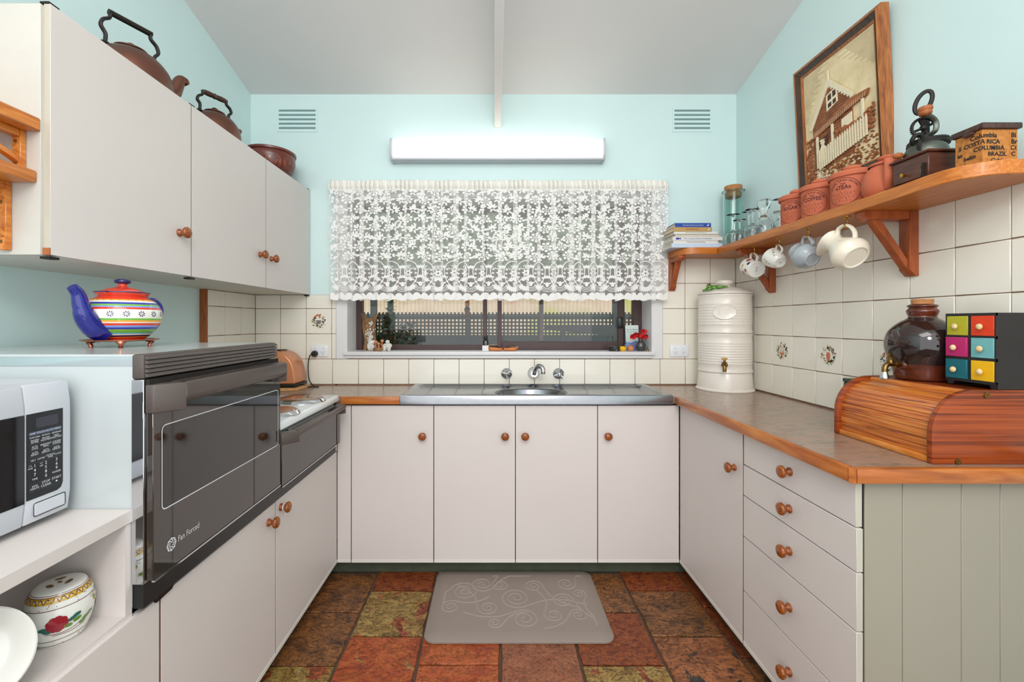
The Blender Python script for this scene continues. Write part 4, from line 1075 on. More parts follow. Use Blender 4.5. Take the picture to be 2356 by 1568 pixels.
# ------------------------------------------------------------------ books
bx0 = lambda p: (p - 1135)*2.47/1006
books = [((1545,1662.5), .0230, (196,212,232), ' ', (70,80,110), 'pale blue paperback at the bottom of the book stack', 0),
         ((1549.7,1653), .0170, (226,224,218), 'Traditional Home Baking', (60,60,60), 'thin white paperback second from the bottom of the book stack', .004),
         ((1547.7,1662.5), .0205, (222,220,218), 'The Country Show Cookbook', (40,80,150), 'white cookbook with a blue fish in the middle of the book stack', .0),
         ((1553.5,1657), .0160, (150,140,136), '', (0,0,0), 'grey edged book without spine print in the book stack', .006),
         ((1551.5,1651.6), .0145, (226,226,222), 'THE COCONUT OIL MIRACLE', (110,140,70), 'white slim book third from the top of the book stack', .004),
         ((1548.7,1638), .0240, (186,152,92), 'PUDDINGS', (170,40,40), 'tan gold book second from the top of the book stack', .0),
         ((1554,1636.7), .0240, (30,72,160), 'My Little Jam & Preserves Book', (235,238,242), 'bright blue book on top of the book stack', .004)]
M['pages'] = pm('book_pages', (214, 204, 184), 0.8, var=0.1, vscale=200)
z = SZ1
for (p0, p1), th, colr, title, tcol, lab, off in books:
    x0, x1 = bx0(p0), bx0(p1); w = x1 - x0; y0 = 2.470 + off; dpt = .150
    t = thing('book', lab, 'book', ((x0+x1)/2, y0, z), 0, 'books stacked on the corner shelf')
    cm = pm('book_cover', colr, 0.4)
    b = MB(); cv = .0022
    if title or True:
        b.box(-w/2, w/2, 0, dpt, 0, cv); b.box(-w/2, w/2, 0, dpt, th-cv, th)
        if title: b.box(-w/2, w/2, 0, cv, cv, th-cv)
    b.build('cover', cm, t)
    MB().box(-w/2+.003, w/2-.003, cv if title else .002, dpt-.003, cv, th-cv).build('page_block', M['pages'], t)
    if title.strip():
        b = MB(); sz = min(th*.62, w*1.35/max(len(title), 6)); b.text(title, sz, lambda x, q: (x, -.0006, th/2 + q)); b.build('spine_title', pm('spine_ink', tcol, .6), t, recalc=False, smooth=False)
        if 'fish' in lab:
            b = MB(); f_ = lambda x, q: (-w/2+.028+x, -.0006, th/2+q); b.flat(ell(0,0,.012,.006,12), f_); b.flat([(.008,0),(.019,.006),(.019,-.006)], f_); b.build('fish_logo', M['g_blue'], t, recalc=False, smooth=False)
        if 'bright blue' in lab or 'tan' in lab:
            b = MB(); f_ = lambda x, q: (w/2-.018+x, -.0006, th/2+q); b.flat(ell(0,-.001,.0055,.0036,10), f_); b.flat(ell(.004,.004,.002,.004,8), f_); b.build('publisher_mark', M['inkw'], t, recalc=False, smooth=False)
    z += th

# ------------------------------------------------------------------ glassware
def wineglass(loc, H, Rb, Rm, bowl, foot, label, name='wine_glass', thick=False):
    t = thing(name, label, 'glass', loc, random.uniform(0, 6), 'upturned glasses on the corner shelf')
    w = .0016
    if thick:
        out = sprof([(Rm,0),(Rb,.02),(Rb*.93,bowl*.5),(Rb*.55,bowl*.85),(.014,bowl*1.02),(.013,bowl*1.15),(foot*.9,H-.030),(foot,H-.008),(foot*.93,H)], 4)
    else:
        out = sprof([(Rm,0),(Rb,bowl*.42),(Rb*.86,bowl*.75),(.012,bowl*.985),(.0045,bowl*1.06)], 5) + sprof([(.0038,bowl*1.2),(.0036,H-.024),(.006,H-.010),(foot*.6,H-.004),(foot,H-.0015)], 3) + [(foot, H)]
    inn = [(r-w, z_) for r, z_ in out if z_ < bowl*.9]
    prof = [(0, bowl*.93)] + list(reversed(inn)) + out + [(0, H)]
    MB().lathe(prof, 32).build('glass_body' if False else 'bowl_and_stem', M['glass'], t)
wineglass((1.333,2.430,SZ1), .175, .042, .036, .085, .036, 'upturned wine glass with thin stem in front of the cork jar')
wineglass((1.312,2.330,SZ1), .122, .036, .032, .066, .032, 'upturned short goblet at the corner end of the glass row', 'goblet')
wineglass((1.419,2.428,SZ1), .190, .040, .034, .085, .035, 'upturned tall wine glass behind the short goblet')
wineglass((1.318,2.222,SZ1), .150, .038, .033, .075, .036, 'upturned goblet between the short goblet and the bell glass', 'goblet')
wineglass((1.400,2.300,SZ1), .172, .040, .034, .085, .038, 'upturned wine glass behind the bell shaped glass')
wineglass((1.312,2.120,SZ1), .170, .046, .044, .090, .030, 'upturned bell shaped glass with a thick heavy foot', 'beer_glass', True)
wineglass((1.400,2.130,SZ1), .176, .040, .034, .085, .036, 'upturned wine glass standing between the bell glass and the sugar canister')
t = thing('tumbler', 'clear upturned tumbler against the sugar canister', 'glass', (1.335, 2.035, SZ1), 0, 'upturned glasses on the corner shelf')
of = sprof([(.040,0),(.039,.05),(.033,.085),(.026,.094)], 4) + [(0,.095)]
MB().lathe([(0,.086),(.022,.084)] + [(r-.003, q) for r, q in reversed(of[:-4])] + of, 32).build('glass_wall', M['glass'], t)
t = thing('storage_jar', 'tall pale green glass jar with a cork stopper in the shelf corner', 'jar', (1.402, 2.555, SZ1))
of = [(0,0),(.048,0),(.052,.004),(.053,.02),(.053,.315),(.050,.330),(.060,.338),(.061,.343),(.056,.346)]
MB().lathe(of + [(.049,.346),(.047,.330),(.0495,.315),(.0495,.01),(.046,.006),(0,.006)], 40).build('glass_wall', M['gglass'], t)
MB().lathe([(0,.305),(.041,.305),(.046,.335),(.048,.366),(.046,.372),(0,.372)], 30).build('cork', M['cork'], t)

# ------------------------------------------------------------------ terracotta canisters
def canister(loc, r, h, word, label, ang):
    t = thing('canister', label, 'canister', loc, 0, 'terracotta canisters on the corner shelf')
    of = [(0,0),(r*.95,0),(r*.975,.004),(r,h-.004),(r,h)]
    MB().lathe(of + [(r-.006,h),(r-.007,.008),(0,.008)], 44).build('body', M['terra'], t)
    ld = MB().lathe([(0,h+.0005),(r+.006,h+.0005-.010),(r+.0075,h-.006),(r+.0075,h+.006),(r+.003,h+.011),(r*.5,h+.014),(0,h+.015)], 44).build('lid', M['terra'], t)
    MB().lathe(sprof([(r*.22,h+.014),(r*.24,h+.018),(r*.40,h+.024),(r*.40,h+.033),(r*.24,h+.039),(0,h+.040)], 4), 24).build('lid_knob', M['terra'], ld)
    rr = r + .0006; fn = lambda x, y: (rr*math.cos(ang + x/r), rr*math.sin(ang + x/r), h*.47 + y)
    b = MB(); ex_, ey_ = r*.80, h*.40
    e_ = ell(0, 0, ex_, ey_, 40); b.ribbon(e_ + [e_[0], e_[1]], .0014, fn)
    txt = 'ORIGINAL SUFFOLK CANISTERS'
    for i, ch in enumerate(txt):
        a = math.radians(158 - 136*i/(len(txt)-1)); ca, sa = math.cos(a), math.sin(a)
        px_, py_ = ex_*.84*ca, ey_*.82*sa; tx, ty = ex_*sa, -ey_*ca; L_ = math.hypot(tx, ty); tx /= L_; ty /= L_
        if ch != ' ': b.text(ch, .0085, lambda x, y: fn(px_ + x*tx - y*ty, py_ + x*ty + y*tx))
    b.text(word, .021, fn, 0, h*.12, sx=.85, bold=.012)
    for q, w_ in ((.0, .16), (-.05, .62), (-.095, .42), (-.15, .30), (-.195, .55), (-.245, .2), (-.285, .4)):
        n_ = int(w_*14)
        for k in range(n_):
            x_ = (k/(n_-1)-.5)*ex_*2*w_ if n_ > 1 else 0
            b.ribbon([(x_-.0012, h*q), (x_+.0012, h*q)], .0022, fn)
    for s_ in (-1, 1): b.flat(ell(s_*.004, h*.235, .004, .0018, 8, s_*.5), fn)
    b.build('label_print', M['ink'], t, recalc=False, smooth=False)
canister((1.338,1.930,SZ1), .060, .122, 'SUGAR', 'terracotta canister printed SUGAR', math.radians(212))
canister((1.338,1.796,SZ1), .062, .124, 'COFFEE', 'terracotta canister printed COFFEE', math.radians(212))
canister((1.345,1.640,SZ1), .066, .124, '«TEA»', 'terracotta canister printed TEA', math.radians(208))
t = thing('lidded_pot', 'round terracotta pot with a strap handle and lid beside the coffee grinder', 'pot', (1.350, 1.500, SZ1))
of = sprof([(.040,0),(.052,.004),(.066,.030),(.068,.060),(.058,.094),(.046,.108),(.044,.114)], 4)
MB().lathe(shell([(0,0)] + of, .005, .008), 40).build('body', M['terra'], t)
MB().lathe(sprof([(.050,.112),(.051,.118),(.040,.123),(.018,.126),(.016,.130),(.024,.137),(.022,.145),(0,.148)], 3), 32).build('lid', M['terra'], t)
b = MB(); dv = Vector((-.62,-.78,0)); sv = Vector((.78,-.62,0))
pts = catmull([dv*.044 + Vector((0,0,.110)), dv*.070 + Vector((0,0,.118)), dv*.090 + Vector((0,0,.095)), dv*.086 + Vector((0,0,.055)), dv*.064 + Vector((0,0,.022))], 6)
b.tube(pts, .0045, 10, flat=2.6, up=tuple(sv)); b.build('handle', M['terra'], t)

# ------------------------------------------------------------------ coffee grinder
t = thing('coffee_grinder', 'antique box coffee grinder with black iron gears and wooden drawer', 'coffee grinder', (1.338, 1.352, SZ1))
MB().box(-.050, .050, -.058, .058, .010, .082).build('box', M['walnut'], t, bevel=.002)
MB().box(-.056, .056, -.064, .064, 0, .010).build('base', M['walnut'], t, bevel=.003)
MB().box(-.058, .058, -.066, .066, .082, .090).build('lid', M['walnut'], t, bevel=.003)
dr = MB().box(-.056, -.050, -.040, .050, .012, .048).build('drawer', M['walnut'], t, bevel=.0015)
MB().turned((-.056,.006,.032), (-1,0,0), [(0,0),(.003,0),(.003,.006),(.0065,.010),(.0065,.014),(0,.016)], 14).build('knob', M['brass'], dr)
MB().box(-.057, -.050, -.050, -.044, .010, .052).build('drawer_guide', M['iron'], t)
M['gunmetal'] = pm('greenish_gunmetal', (96, 100, 92), 0.32, 0.8, bump=.1, bscale=50, var=.15, vscale=20)
b = MB(); b.lathe(sprof([(.053,.090),(.052,.100),(.045,.118),(.030,.130),(.016,.134),(0,.135)], 4), 36); dm = b.build('dome', M['gunmetal'], t)
MB().lathe([(.036,.122),(.050,.124),(.051,.130),(.049,.133),(.050,.137),(.048,.141),(.034,.143),(.020,.143)], 30, xf=Matrix.Translation((.016,.010,0))).build('hopper_ring', M['iron'], t)
b = MB(); b.prism([(-.010,-.015),(.006,-.013),(-.004,.018)], lambda x, z_: (-.0385+.014*abs(z_)*0, x-.02, .112+z_), lambda x, z_: (-.0475, x-.02, .112+z_)); b.build('grind_window', M['dark'], t)
b = MB()
nt_ = 34; R0, R1 = .026, .034; vs = []; cx_, cz_ = .0, .178; ax = Vector((-.35,-.94,0)).normalized(); sx_ = Vector((.94,-.35,0))
def gp(r, a, d_): return tuple(Vector((-.006,.004,cz_)) + sx_*r*math.cos(a) + Vector((0,0,1))*r*math.sin(a) + ax*d_)
for i in range(nt_*2):
    a = PI*i/nt_; ro = R1 if i % 2 else R1 - .004
    vs += [gp(R0,a,0), gp(ro,a,0), gp(ro,a,.009), gp(R0,a,.009)]
n_ = nt_*2; fs = []
for i in range(n_):
    j = (i+1) % n_
    for k in range(4): fs.append((4*i+k, 4*i+(k+1) % 4, 4*j+(k+1) % 4, 4*j+k))
b.add(vs, fs)
for k in range(4):
    a = k*PI/2 + .4; b.tube([gp(.004,a,.004), gp(.028,a,.004)], .004, 6)
b.ball(gp(0,0,.004), .010, seg=10, rings=6); b.build('gear_wheel', M['iron'], t)
b = MB(); b.bar((.012,.014,.140), (.012,.014,.236), .016, .012, (1,0,0)); b.tube(catmull([(-.02,-.01,.140),(-.030,-.012,.152),(-.040,-.006,.150),(-.044,0,.136),(-.034,.004,.128)], 4), .006, 8); b.build('frame', M['iron'], t, bevel=.001)
b = MB(); ring = [Vector((.004,.012,.262)) + (sx_*.019*math.cos(a) + Vector((0,0,1))*.034*math.sin(a)) + sx_*.010*math.sin(a) for a in [2*PI*k/28 for k in range(28)]]
b.tube(ring, .0062, 8, closed=True, up=tuple(ax), flat=.8); b.build('crank_ring', M['iron'], t)
b = MB(); b.tube(catmull([(.0,.0,.150),(.008,-.02,.160),(.006,-.024,.185),(-.012,-.026,.200),(-.026,-.024,.204)], 5), .007, 8, flat=.5); b.build('crank_arm', M['gunmetal'], t)
MB().lathe(sprof([(.005,.202),(.013,.205),(.0165,.212),(.0150,.216),(.0175,.222),(.0165,.229),(.009,.232),(0,.233)], 3), 24, xf=Matrix.Translation((-.026,-.024,0))).build('crank_knob', M['oldwood'], t)
MB().ball((-.058,.03,.102), .016, .012, .010).build('stop_knob', M['oldwood'], t)

# ------------------------------------------------------------------ hessian box
t = thing('hessian_box', 'hessian covered box printed with coffee names under a dark wooden lid', 'box', (1.310, 1.171, SZ1))
MB().box(0, .095, 0, .070, 0, .094).build('body', M['hess'], t, bevel=.0015)
M['lidwood'] = ramp_mat('carved_dark_lid', [(.3,(46,28,24)),(.5,(70,42,34)),(.75,(92,58,46))], (1,1,1), 40, 4, 1.5, .5, .5)
MB().box(-.007, .101, -.007, .076, .094, .110).build('lid', M['lidwood'], t, bevel=.003, seg=2)
MB().ball((-.005,.030,.090), .006, .016, .006).build('lid_catch', M['lidwood'], t)
def wrap(s_, z_): return (-.0007, -s_, z_) if s_ < 0 else (s_, -.0007, z_)
b = MB()
for s0, z0, tx, sz in ((.004,.077,'Columbia',.0175), (.000,.060,'COSTA RICA',.0160), (.018,.0435,'COLUMBIA',.0160), (.014,.027,'BRAZIL',.0155), (.022,.010,'Cubia',.015),
                       (-.056,.060,'ll',.016), (-.056,.042,'as',.016), (-.046,.027,'bellin',.0145), (-.050,.010,'cha',.0145),
                       (.076,.077,'Bl',.0175), (.076,.060,'Br',.0175), (.074,.0435,'CO',.017), (.076,.027,'C',.0165)):
    vs, fs = text_geo(tx, sz, 'CENTER' if sz in (.0175, .0160) and s0 < .02 else 'LEFT', .03)
    b.add([wrap(s0 + v[0], z0 + v[1]) for v in vs if True], [f for f in fs if max(s0+vs[i][0] for i in f) < (.072 if s0 < .05 else .094)])
b.build('printed_names', M['inkb'], t, recalc=False, smooth=False)
b = MB(); b.tube([(.0725,-.0005,.004),(.0735,-.0005,.05),(.0725,-.0005,.092)], .0012, 6); b.build('seam', M['hess'], t)

# ------------------------------------------------------------------ framed relief picture
t = thing('framed_picture', 'wood framed carved relief of a weatherboard cottage with picket fence', 'picture', (1.4745, 1.850, 2.185))
t.rotation_euler = (.048, 0, -PI/2)
FW, FH = .236, .300
F1 = ramp_mat('frame_gold_brown', [(.3,(120,66,30)),(.55,(166,100,52)),(.8,(190,132,80))], (30,30,3), 4, 5, .5, .4); F2 = ramp_mat('frame_dark_brown', [(.3,(48,34,28)),(.7,(84,62,50))], (20,20,3), 4, 4, .5, .35)
def frame_ring(name, o0, o1, y0, y1, m):
    b = MB()
    for sx_, sz_ in ((0,-1),(1,0),(0,1),(-1,0)):
        if sx_: p = [(sx_*(FW-o0),-(FH-o0)),(sx_*(FW-o0),FH-o0),(sx_*(FW-o1),FH-o1),(sx_*(FW-o1),-(FH-o1))]
        else: p = [(-(FW-o0),sz_*(FH-o0)),(FW-o0,sz_*(FH-o0)),(FW-o1,sz_*(FH-o1)),(-(FW-o1),sz_*(FH-o1))]
        b.hexa([(p[0][0],0,p[0][1]),(p[1][0],0,p[1][1]),(p[2][0],0,p[2][1]),(p[3][0],0,p[3][1]),(p[0][0],y0,p[0][1]),(p[1][0],y0,p[1][1]),(p[2][0],y1,p[2][1]),(p[3][0],y1,p[3][1])])
    b.build(name, m, t)
frame_ring('outer_moulding', 0, .016, -.030, -.038, F1)
frame_ring('dark_moulding', .016, .038, -.034, -.022, F2)
frame_ring('inner_lip', .038, .046, -.024, -.020, F1)
IW, IH = FW-.046, FH-.046
R1_ = ramp_mat('relief_cream', [(.3,(214,192,146)),(.6,(236,218,176)),(.85,(242,230,196))], (1,1,1), 12, 4, 0, .6); R2_ = ramp_mat('relief_brown', [(.3,(120,66,32)),(.55,(158,94,50)),(.8,(182,122,74))], (1,1,1), 30, 5, .5, .6, .3)
R3_ = pm('relief_dark', (74, 40, 24), .7); R4_ = pm('relief_ivory', (232, 220, 188), .55, var=.06, vscale=80)
MB().box(-IW, IW, -.016, 0, -IH, IH).build('backing', R1_, t)
fp = lambda d_: (lambda x, z_: (x, -.016-d_, z_))
P_ = lambda u, v: (-IW + 2*IW*u, -IH + 2*IH*v)
def slab(name, poly, d0, d1, m):
    q = [P_(*p) for p in poly]; b = MB(); b.prism(q, fp(d0), fp(d1)); return b.build(name, m, t)
slab('house_wall', [(.13,.12),(.70,.12),(.70,.585),(.40,.79),(.13,.52)], 0, .004, R2_)
b = MB()
for k in range(30):
    v = .14 + k*.0205
    ul, ur = (.135, .695)
    if v > .52: ul = .135 + (v-.52)/.27*.265
    if v > .585: ur = .695 - (v-.585)/.205*.295
    if ur - ul > .02: b.ribbon([P_(ul, v), P_(ur, v)], .0022, fp(.0044))
b.build('weatherboard_lines', R3_, t, recalc=False, smooth=False)
b = MB(); b.prism([P_(*p) for p in [(.09,.49),(.12,.475),(.40,.775),(.72,.555),(.75,.575),(.40,.835)]], fp(.004), fp(.009)); b.prism([P_(*p) for p in [(.385,.80),(.415,.80),(.41,.90),(.39,.90)]], fp(.004), fp(.008)); b.build('gable_trim', R4_, t)
b = MB()
for k in range(9):
    q = k/8; b.prism(ell(*P_(.41+.29*q, .765-.195*q), .007, .007, 8), fp(.004), fp(.0075))
b.build('fretwork', R4_, t)
b = MB(); b.prism([P_(*p) for p in [(.36,.565),(.52,.60),(.52,.73),(.36,.70)]], fp(.004), fp(.0065)); b.build('upper_window', R4_, t)
b = MB()
for q in ((.385,.645,.435,.70),(.455,.655,.50,.715),(.385,.585,.435,.63),(.455,.595,.50,.64)): b.prism([P_(*p) for p in [(q[0],q[1]),(q[2],q[1]+.008),(q[2],q[3]),(q[0],q[3]-.008)]], fp(.0065), fp(.0068))
b.build('window_glass', R3_, t)
slab('verandah_roof', [(.14,.385),(.18,.44),(.70,.555),(.93,.545),(.90,.50),(.74,.49)], .004, .011, R2_)
b = MB()
for k in range(26):
    q = k/25; b.ribbon([P_(.16+.72*q, .40+.105*q), P_(.19+.70*q, .442+.112*q-(.02*q*q))], .0018, fp(.0114))
b.build('roof_lines', R4_, t, recalc=False, smooth=False)
b = MB()
for u0, v0, v1 in ((.19,.12,.40),(.42,.20,.44),(.83,.26,.50)): b.prism([P_(*p) for p in [(u0,v0),(u0+.025,v0),(u0+.025,v1),(u0,v1)]], fp(.004), fp(.010))
b.build('verandah_posts', R4_, t)
slab('doorway', [(.22,.15),(.36,.16),(.36,.38),(.22,.365)], .004, .0046, R3_)
b = MB(); b.prism([P_(*p) for p in [(.56,.29),(.70,.31),(.70,.45),(.56,.43)]], fp(.004), fp(.0065)); b.build('lower_window', R4_, t)
b = MB(); b.prism(ell(*P_(.285,.325), .009, .010, 10), fp(.005), fp(.011)); b.prism([P_(*p) for p in [(.24,.17),(.335,.17),(.325,.27),(.30,.305),(.27,.305),(.245,.27)]], fp(.005), fp(.010)); b.prism(ell(*P_(.285,.345), .014, .004, 10), fp(.006), fp(.012)); b.build('figure_in_doorway', R4_, t)
rnd = random.Random(11); b = MB()
for k in range(260):
    u = rnd.uniform(.46,.97); v = rnd.uniform(.22,.36) + max(0, u-.8)*.6*rnd.random(); x_, z_ = P_(u, v); b.ball((x_, -.0225, z_), rnd.uniform(.004,.010), .005, rnd.uniform(.004,.008), 6, 4)
for k in range(110):
    x_, z_ = P_(rnd.uniform(.02,.12), rnd.uniform(.02,.40)); b.ball((x_, -.019, z_), rnd.uniform(.004,.008), .004, rnd.uniform(.004,.010), 6, 4)
bo = b.build('shrubs', R2_, t); bo['kind'] = 'stuff'
b = MB()
for k in range(20):
    u0 = .235 + k*.034; v0 = .10 + k*.0052; b.prism([P_(*p) for p in [(u0,v0),(u0+.019,v0),(u0+.019,v0+.145),(u0+.0095,v0+.165),(u0,v0+.145)]], fp(.010), fp(.014))
bo = b.build('pickets', R4_, t); bo['kind'] = 'stuff'
b = MB()
for k in range(420):
    u = rnd.uniform(.02,.98); v = rnd.uniform(.01, .12 + .12*u*rnd.random()); x_, z_ = P_(u, v); b.ball((x_, -.0175, z_), rnd.uniform(.003,.008), .004, rnd.uniform(.0015,.004), 6, 4)
bo = b.build('grass_relief', R2_, t); bo['kind'] = 'stuff'
slab('path', [(.10,.01),(.42,.01),(.30,.055),(.22,.11),(.17,.11),(.16,.06)], .0, .0035, R4_)
b = MB()
for k in range(34):
    v = .985 - k*.0125; L_ = max(.06, .40 - k*.011)
    b.ribbon([P_(.01, v), P_(.01 + L_*(.8 + .2*math.sin(k*1.7)), v)], .0011, fp(.0003))
    if k < 22: b.ribbon([P_(.99 - (L_+.12-.012*k)*(.8 + .2*math.cos(k*2.1)), v), P_(.99, v)], .0011, fp(.0003))
b.build('sky_lines', R3_, t, recalc=False, smooth=False)

# ================================================================== ON THE RIGHT WORKTOP
CZ = .922
# bread bin with tambour front
t = thing('bread_bin', 'red pine roll-top bread bin on the worktop', 'bread bin', (1.170, 1.166, CZ))
D_, W_, H_ = .285, .337, .198
def prof_bb(inset):
    p = [(inset, 0), (inset, .075)]
    for k in range(1, 13):
        a = PI - PI/2*k/12
        p.append((.115 + (.115-inset)*math.cos(a), .080 + (H_-.080-inset)*math.sin(a)))
    return p
for y0, y1 in ((0, .016), (W_-.016, W_)):
    b = MB(); p = prof_bb(0) + [(D_, H_), (D_, 0)]
    b.prism(p, lambda x, z_: (x, y0, z_), lambda x, z_: (x, y1, z_)); b.build('side', M['bread'], t, bevel=.003, seg=2)
MB().box(.122, D_, .016, W_-.016, H_-.016, H_-.002).build('top_board', M['bread'], t, bevel=.002)
MB().box(.108, .124, .016, W_-.016, H_-.020, H_-.003).build('top_rail', M['pine'], t, bevel=.005, seg=2)
MB().box(.004, .022, .016, W_-.016, 0, .018).build('bottom_rail', M['pine'], t, bevel=.004, seg=2)
MB().box(D_-.01, D_, .016, W_-.016, 0, H_-.016).build('back', M['bread'], t)
MB().box(.02, D_-.01, .016, W_-.016, 0, .01).build('base', M['bread'], t)
# slats along the curve
cur = [Vector(p) for p in prof_bb(.014)]
fine = []
for a, b_ in zip(cur, cur[1:]):
    for k in range(10): fine.append(a.lerp(b_, k/10))
fine.append(cur[-1])
acc = [0]
for a, b_ in zip(fine, fine[1:]): acc.append(acc[-1] + (b_-a).length)
def at_len(s_):
    for i in range(len(acc)-1):
        if acc[i+1] >= s_: return fine[i].lerp(fine[i+1], (s_-acc[i])/max(acc[i+1]-acc[i], 1e-9))
    return fine[-1]
s0 = .018; s1 = acc[-1]; NS = 10
for k in range(NS):
    a = at_len(s0 + (s1-s0)*k/NS + .0006); b_ = at_len(s0 + (s1-s0)*(k+1)/NS - .0006); n_ = Vector((-(b_-a).y, (b_-a).x)).normalized(); 
    if n_.x > 0 and n_.y < .2: n_ = -n_
    mid = (a+b_)/2 + n_*.0016
    b = MB(); pl_ = [a, mid, b_, b_ - n_*.007, a - n_*.007]
    b.prism([(q.x, q.y) for q in pl_], lambda x, z_: (x, .0165, z_), lambda x, z_: (x, W_-.0165, z_)); o = b.build('slat', M['breadslat'], t)
    if k == 1:
        q = (a+b_)/2; b = MB(); rr = rrect(.135, .205, -.0045, .0045, .0042, 4); b.ribbon(rr + [rr[0]], .0016, lambda y, s_: (q.x - .0022, y, q.y + s_)); b.build('finger_groove', M['pine'], o, recalc=False, smooth=False)
for x_, z_ in ((.145, .185), (.068, .008)):
    b = MB(); b.turned((x_, 0, z_), (0,-1,0), [(0,.0005),(.0026,.0005),(.0036,.0025),(.0078,.0025),(.0082,0),(0,0)], 18); b.build('bolt', M['agedbrass'], t)

# brown stoneware jug
BT = CZ + H_
t = thing('demijohn', 'glossy brown black stoneware demijohn with cork and brass tap on the bread bin', 'jug', (1.372, 1.398, BT))
of = [(r_*.855, z_*.985) for r_, z_ in sprof([(.072,.0),(.080,.004),(.090,.040),(.106,.085),(.1095,.120),(.098,.155),(.070,.182),(.046,.196),(.040,.203),(.043,.210),(.046,.222),(.039,.230),(.044,.236),(.042,.240)], 4)]
k0 = [i for i, p in enumerate(of) if p[1] > .045][0]; k1 = [i for i, p in enumerate(of) if p[1] > .198][0]
prf = [(0, 0)] + of + [(.026,.240),(.026,.20)]
mats = [1 if (i <= k0 or i > k1) else 0 for i in range(len(prf)-1)]
MB().lathe(prf, 48, mats=mats).build('body', [M['brownjug'], M['brownjug2']], t)
MB().lathe([(0,.225),(.025,.225),(.027,.252),(.026,.255),(0,.255)], 24).build('cork', M['cork'], t)
tp = MB(); tp.tube(catmull([(-.072,-.012,.048),(-.112,-.016,.050),(-.132,-.020,.048),(-.140,-.022,.036),(-.141,-.022,.026)], 5), [.0075]*21, 12)
tp.cyl((-.118,-.017,.050), (-.118,-.017,.066), .008, 12); tp.lathe([(0,.064),(.011,.064),(.011,.072),(.005,.075),(.006,.080),(.007,.084),(0,.087)], 6, xf=Matrix.Translation((-.118,-.017,0)))
tp.turned((-.098,-.014,.049), (-1,-.1,0), [(0,0),(.012,0),(.012,.006),(0,.006)], 6); tpo = tp.build('tap', M['agedbrass'], t)
MB().lathe(sprof([(.009,.0),(.012,.006),(.010,.016),(.008,.026)], 3), 14, xf=Matrix.Translation((-.141,-.022,.0))).build('spout_end', M['chrome'], tpo)
MB().ball((-.070,-.010,.048), .014, .018, .018).build('tap_boss', M['brownjug2'], t)

# little chest of painted drawers
p0 = Vector((1.345, 1.300)); CW = .130; ang = -PI/2
t = thing('mini_drawers', 'small black chest with six painted drawers on the bread bin', 'drawers', (p0.x, p0.y, BT), ang)
CH, CD = .207, .110
b = MB(); b.prism([(0,.0),(.016,.0),(.022,.012),(CW-.022,.012),(CW-.016,.0),(CW,.0),(CW,CH),(0,CH)], lambda x, z_: (x, .004, z_), lambda x, z_: (x, CD, z_)); b.build('carcass', M['blackpaint'], t, bevel=.0012)
b = MB()
for z_ in (.016, .079, .140, CH-.004): b.box(0, CW, 0, .005, z_-.004, z_+.004)
for x_ in (.0, CW/2, CW): b.box(max(x_-.003, 0), min(x_+.003, CW), -.0002, .005, .013, CH)
b.build('face_rails', M['blackpaint'], t)
M['shell'] = pm('shell_bead', (222, 194, 142), .25, var=.25, vscale=120)
dc = [('d_teal','d_yellow'), ('d_pink','d_sky'), ('d_lime','d_red')]
for r_, z0 in enumerate((.020, .083, .144)):
    for c_ in range(2):
        x0 = .004 + c_*(CW/2); x1 = x0 + CW/2 - .008; h_ = .055
        op = .004 if (r_, c_) in ((0,0),(1,0)) else .0
        d0 = MB().box(x0, x1, -.0012 - op, .004, z0, z0+h_).build('drawer', M[dc[r_][c_]], t, bevel=.001)
        MB().ball(((x0+x1)/2, -.009-op, z0+h_*.46), .0078, .006, .0085, 14, 8).build('bead_knob', M['shell'], d0)
t = thing('storage_tin', 'dark green tin half hidden behind the bread bin', 'tin', (1.345, 1.575, CZ))
M['greentin'] = pm('dark_green_tin', (34, 66, 54), .3); MB().box(-.05, .05, -.045, .045, 0, .160).build('body', M['greentin'], t, bevel=.004); MB().box(-.052, .052, -.047, .047, .160, .174).build('lid', M['greentin'], t, bevel=.003)

# ------------------------------------------------------------------ stoneware water crock
t = thing('water_crock', 'tall cream stoneware water filter crock with brass tap and green frog', 'water filter', (1.318, 2.492, CZ))
MB().lathe([(0,0),(.150,0),(.152,.004),(.149,.010),(.143,.016),(.136,.098),(.134,.102),(0,.102)], 56).build('stand', M['crock'], t)
def ribbed(z0, z1, r, n):
    p = [(0, z0), (r+.001, z0), (r+.004, z0+.005), (r+.003, z0+.012), (r, z0+.018)]
    za, zb_ = z0 + .045, z1 - .045
    for k in range(n):
        c0 = za + (zb_-za)*k/n; st = (zb_-za)/n
        p += [(r, c0), (r+.0022, c0+st*.25), (r+.0022, c0+st*.65), (r, c0+st*.9)]
    p += [(r, z1-.012), (r+.003, z1-.006), (r+.002, z1-.001), (0, z1)]
    return p
MB().lathe(ribbed(.1025, .319, .137, 9), 56).build('lower_vessel', M['crock'], t)
up = MB().lathe(ribbed(.3195, .536, .136, 8), 56).build('upper_vessel', M['crock'], t)
ld = MB().lathe(sprof([(.139,.5365),(.142,.541),(.139,.547),(.125,.556),(.090,.571),(.046,.580),(.034,.583),(.033,.590),(.043,.597),(.047,.606),(.042,.617),(.025,.622),(0,.623)], 4), 56).build('lid', M['crock'], t)
va = math.atan2(-2.492, -1.318)
em = Matrix.Rotation(va, 4, 'Z')
cyl_ = lambda x, y, d_: em @ Vector(((.1385+d_)*math.cos(x/.138), (.1385+d_)*math.sin(x/.138), .437 + y))
b = MB()
e_ = ell(0, 0, .062, .045, 36); vs = [cyl_(0, 0, .0035)] + [cyl_(x, y, .0035) for x, y in ell(0,0,.050,.034,36)] + [cyl_(x, y, .0055) for x, y in ell(0,0,.056,.040,36)] + [cyl_(x, y, -.002) for x, y in e_]
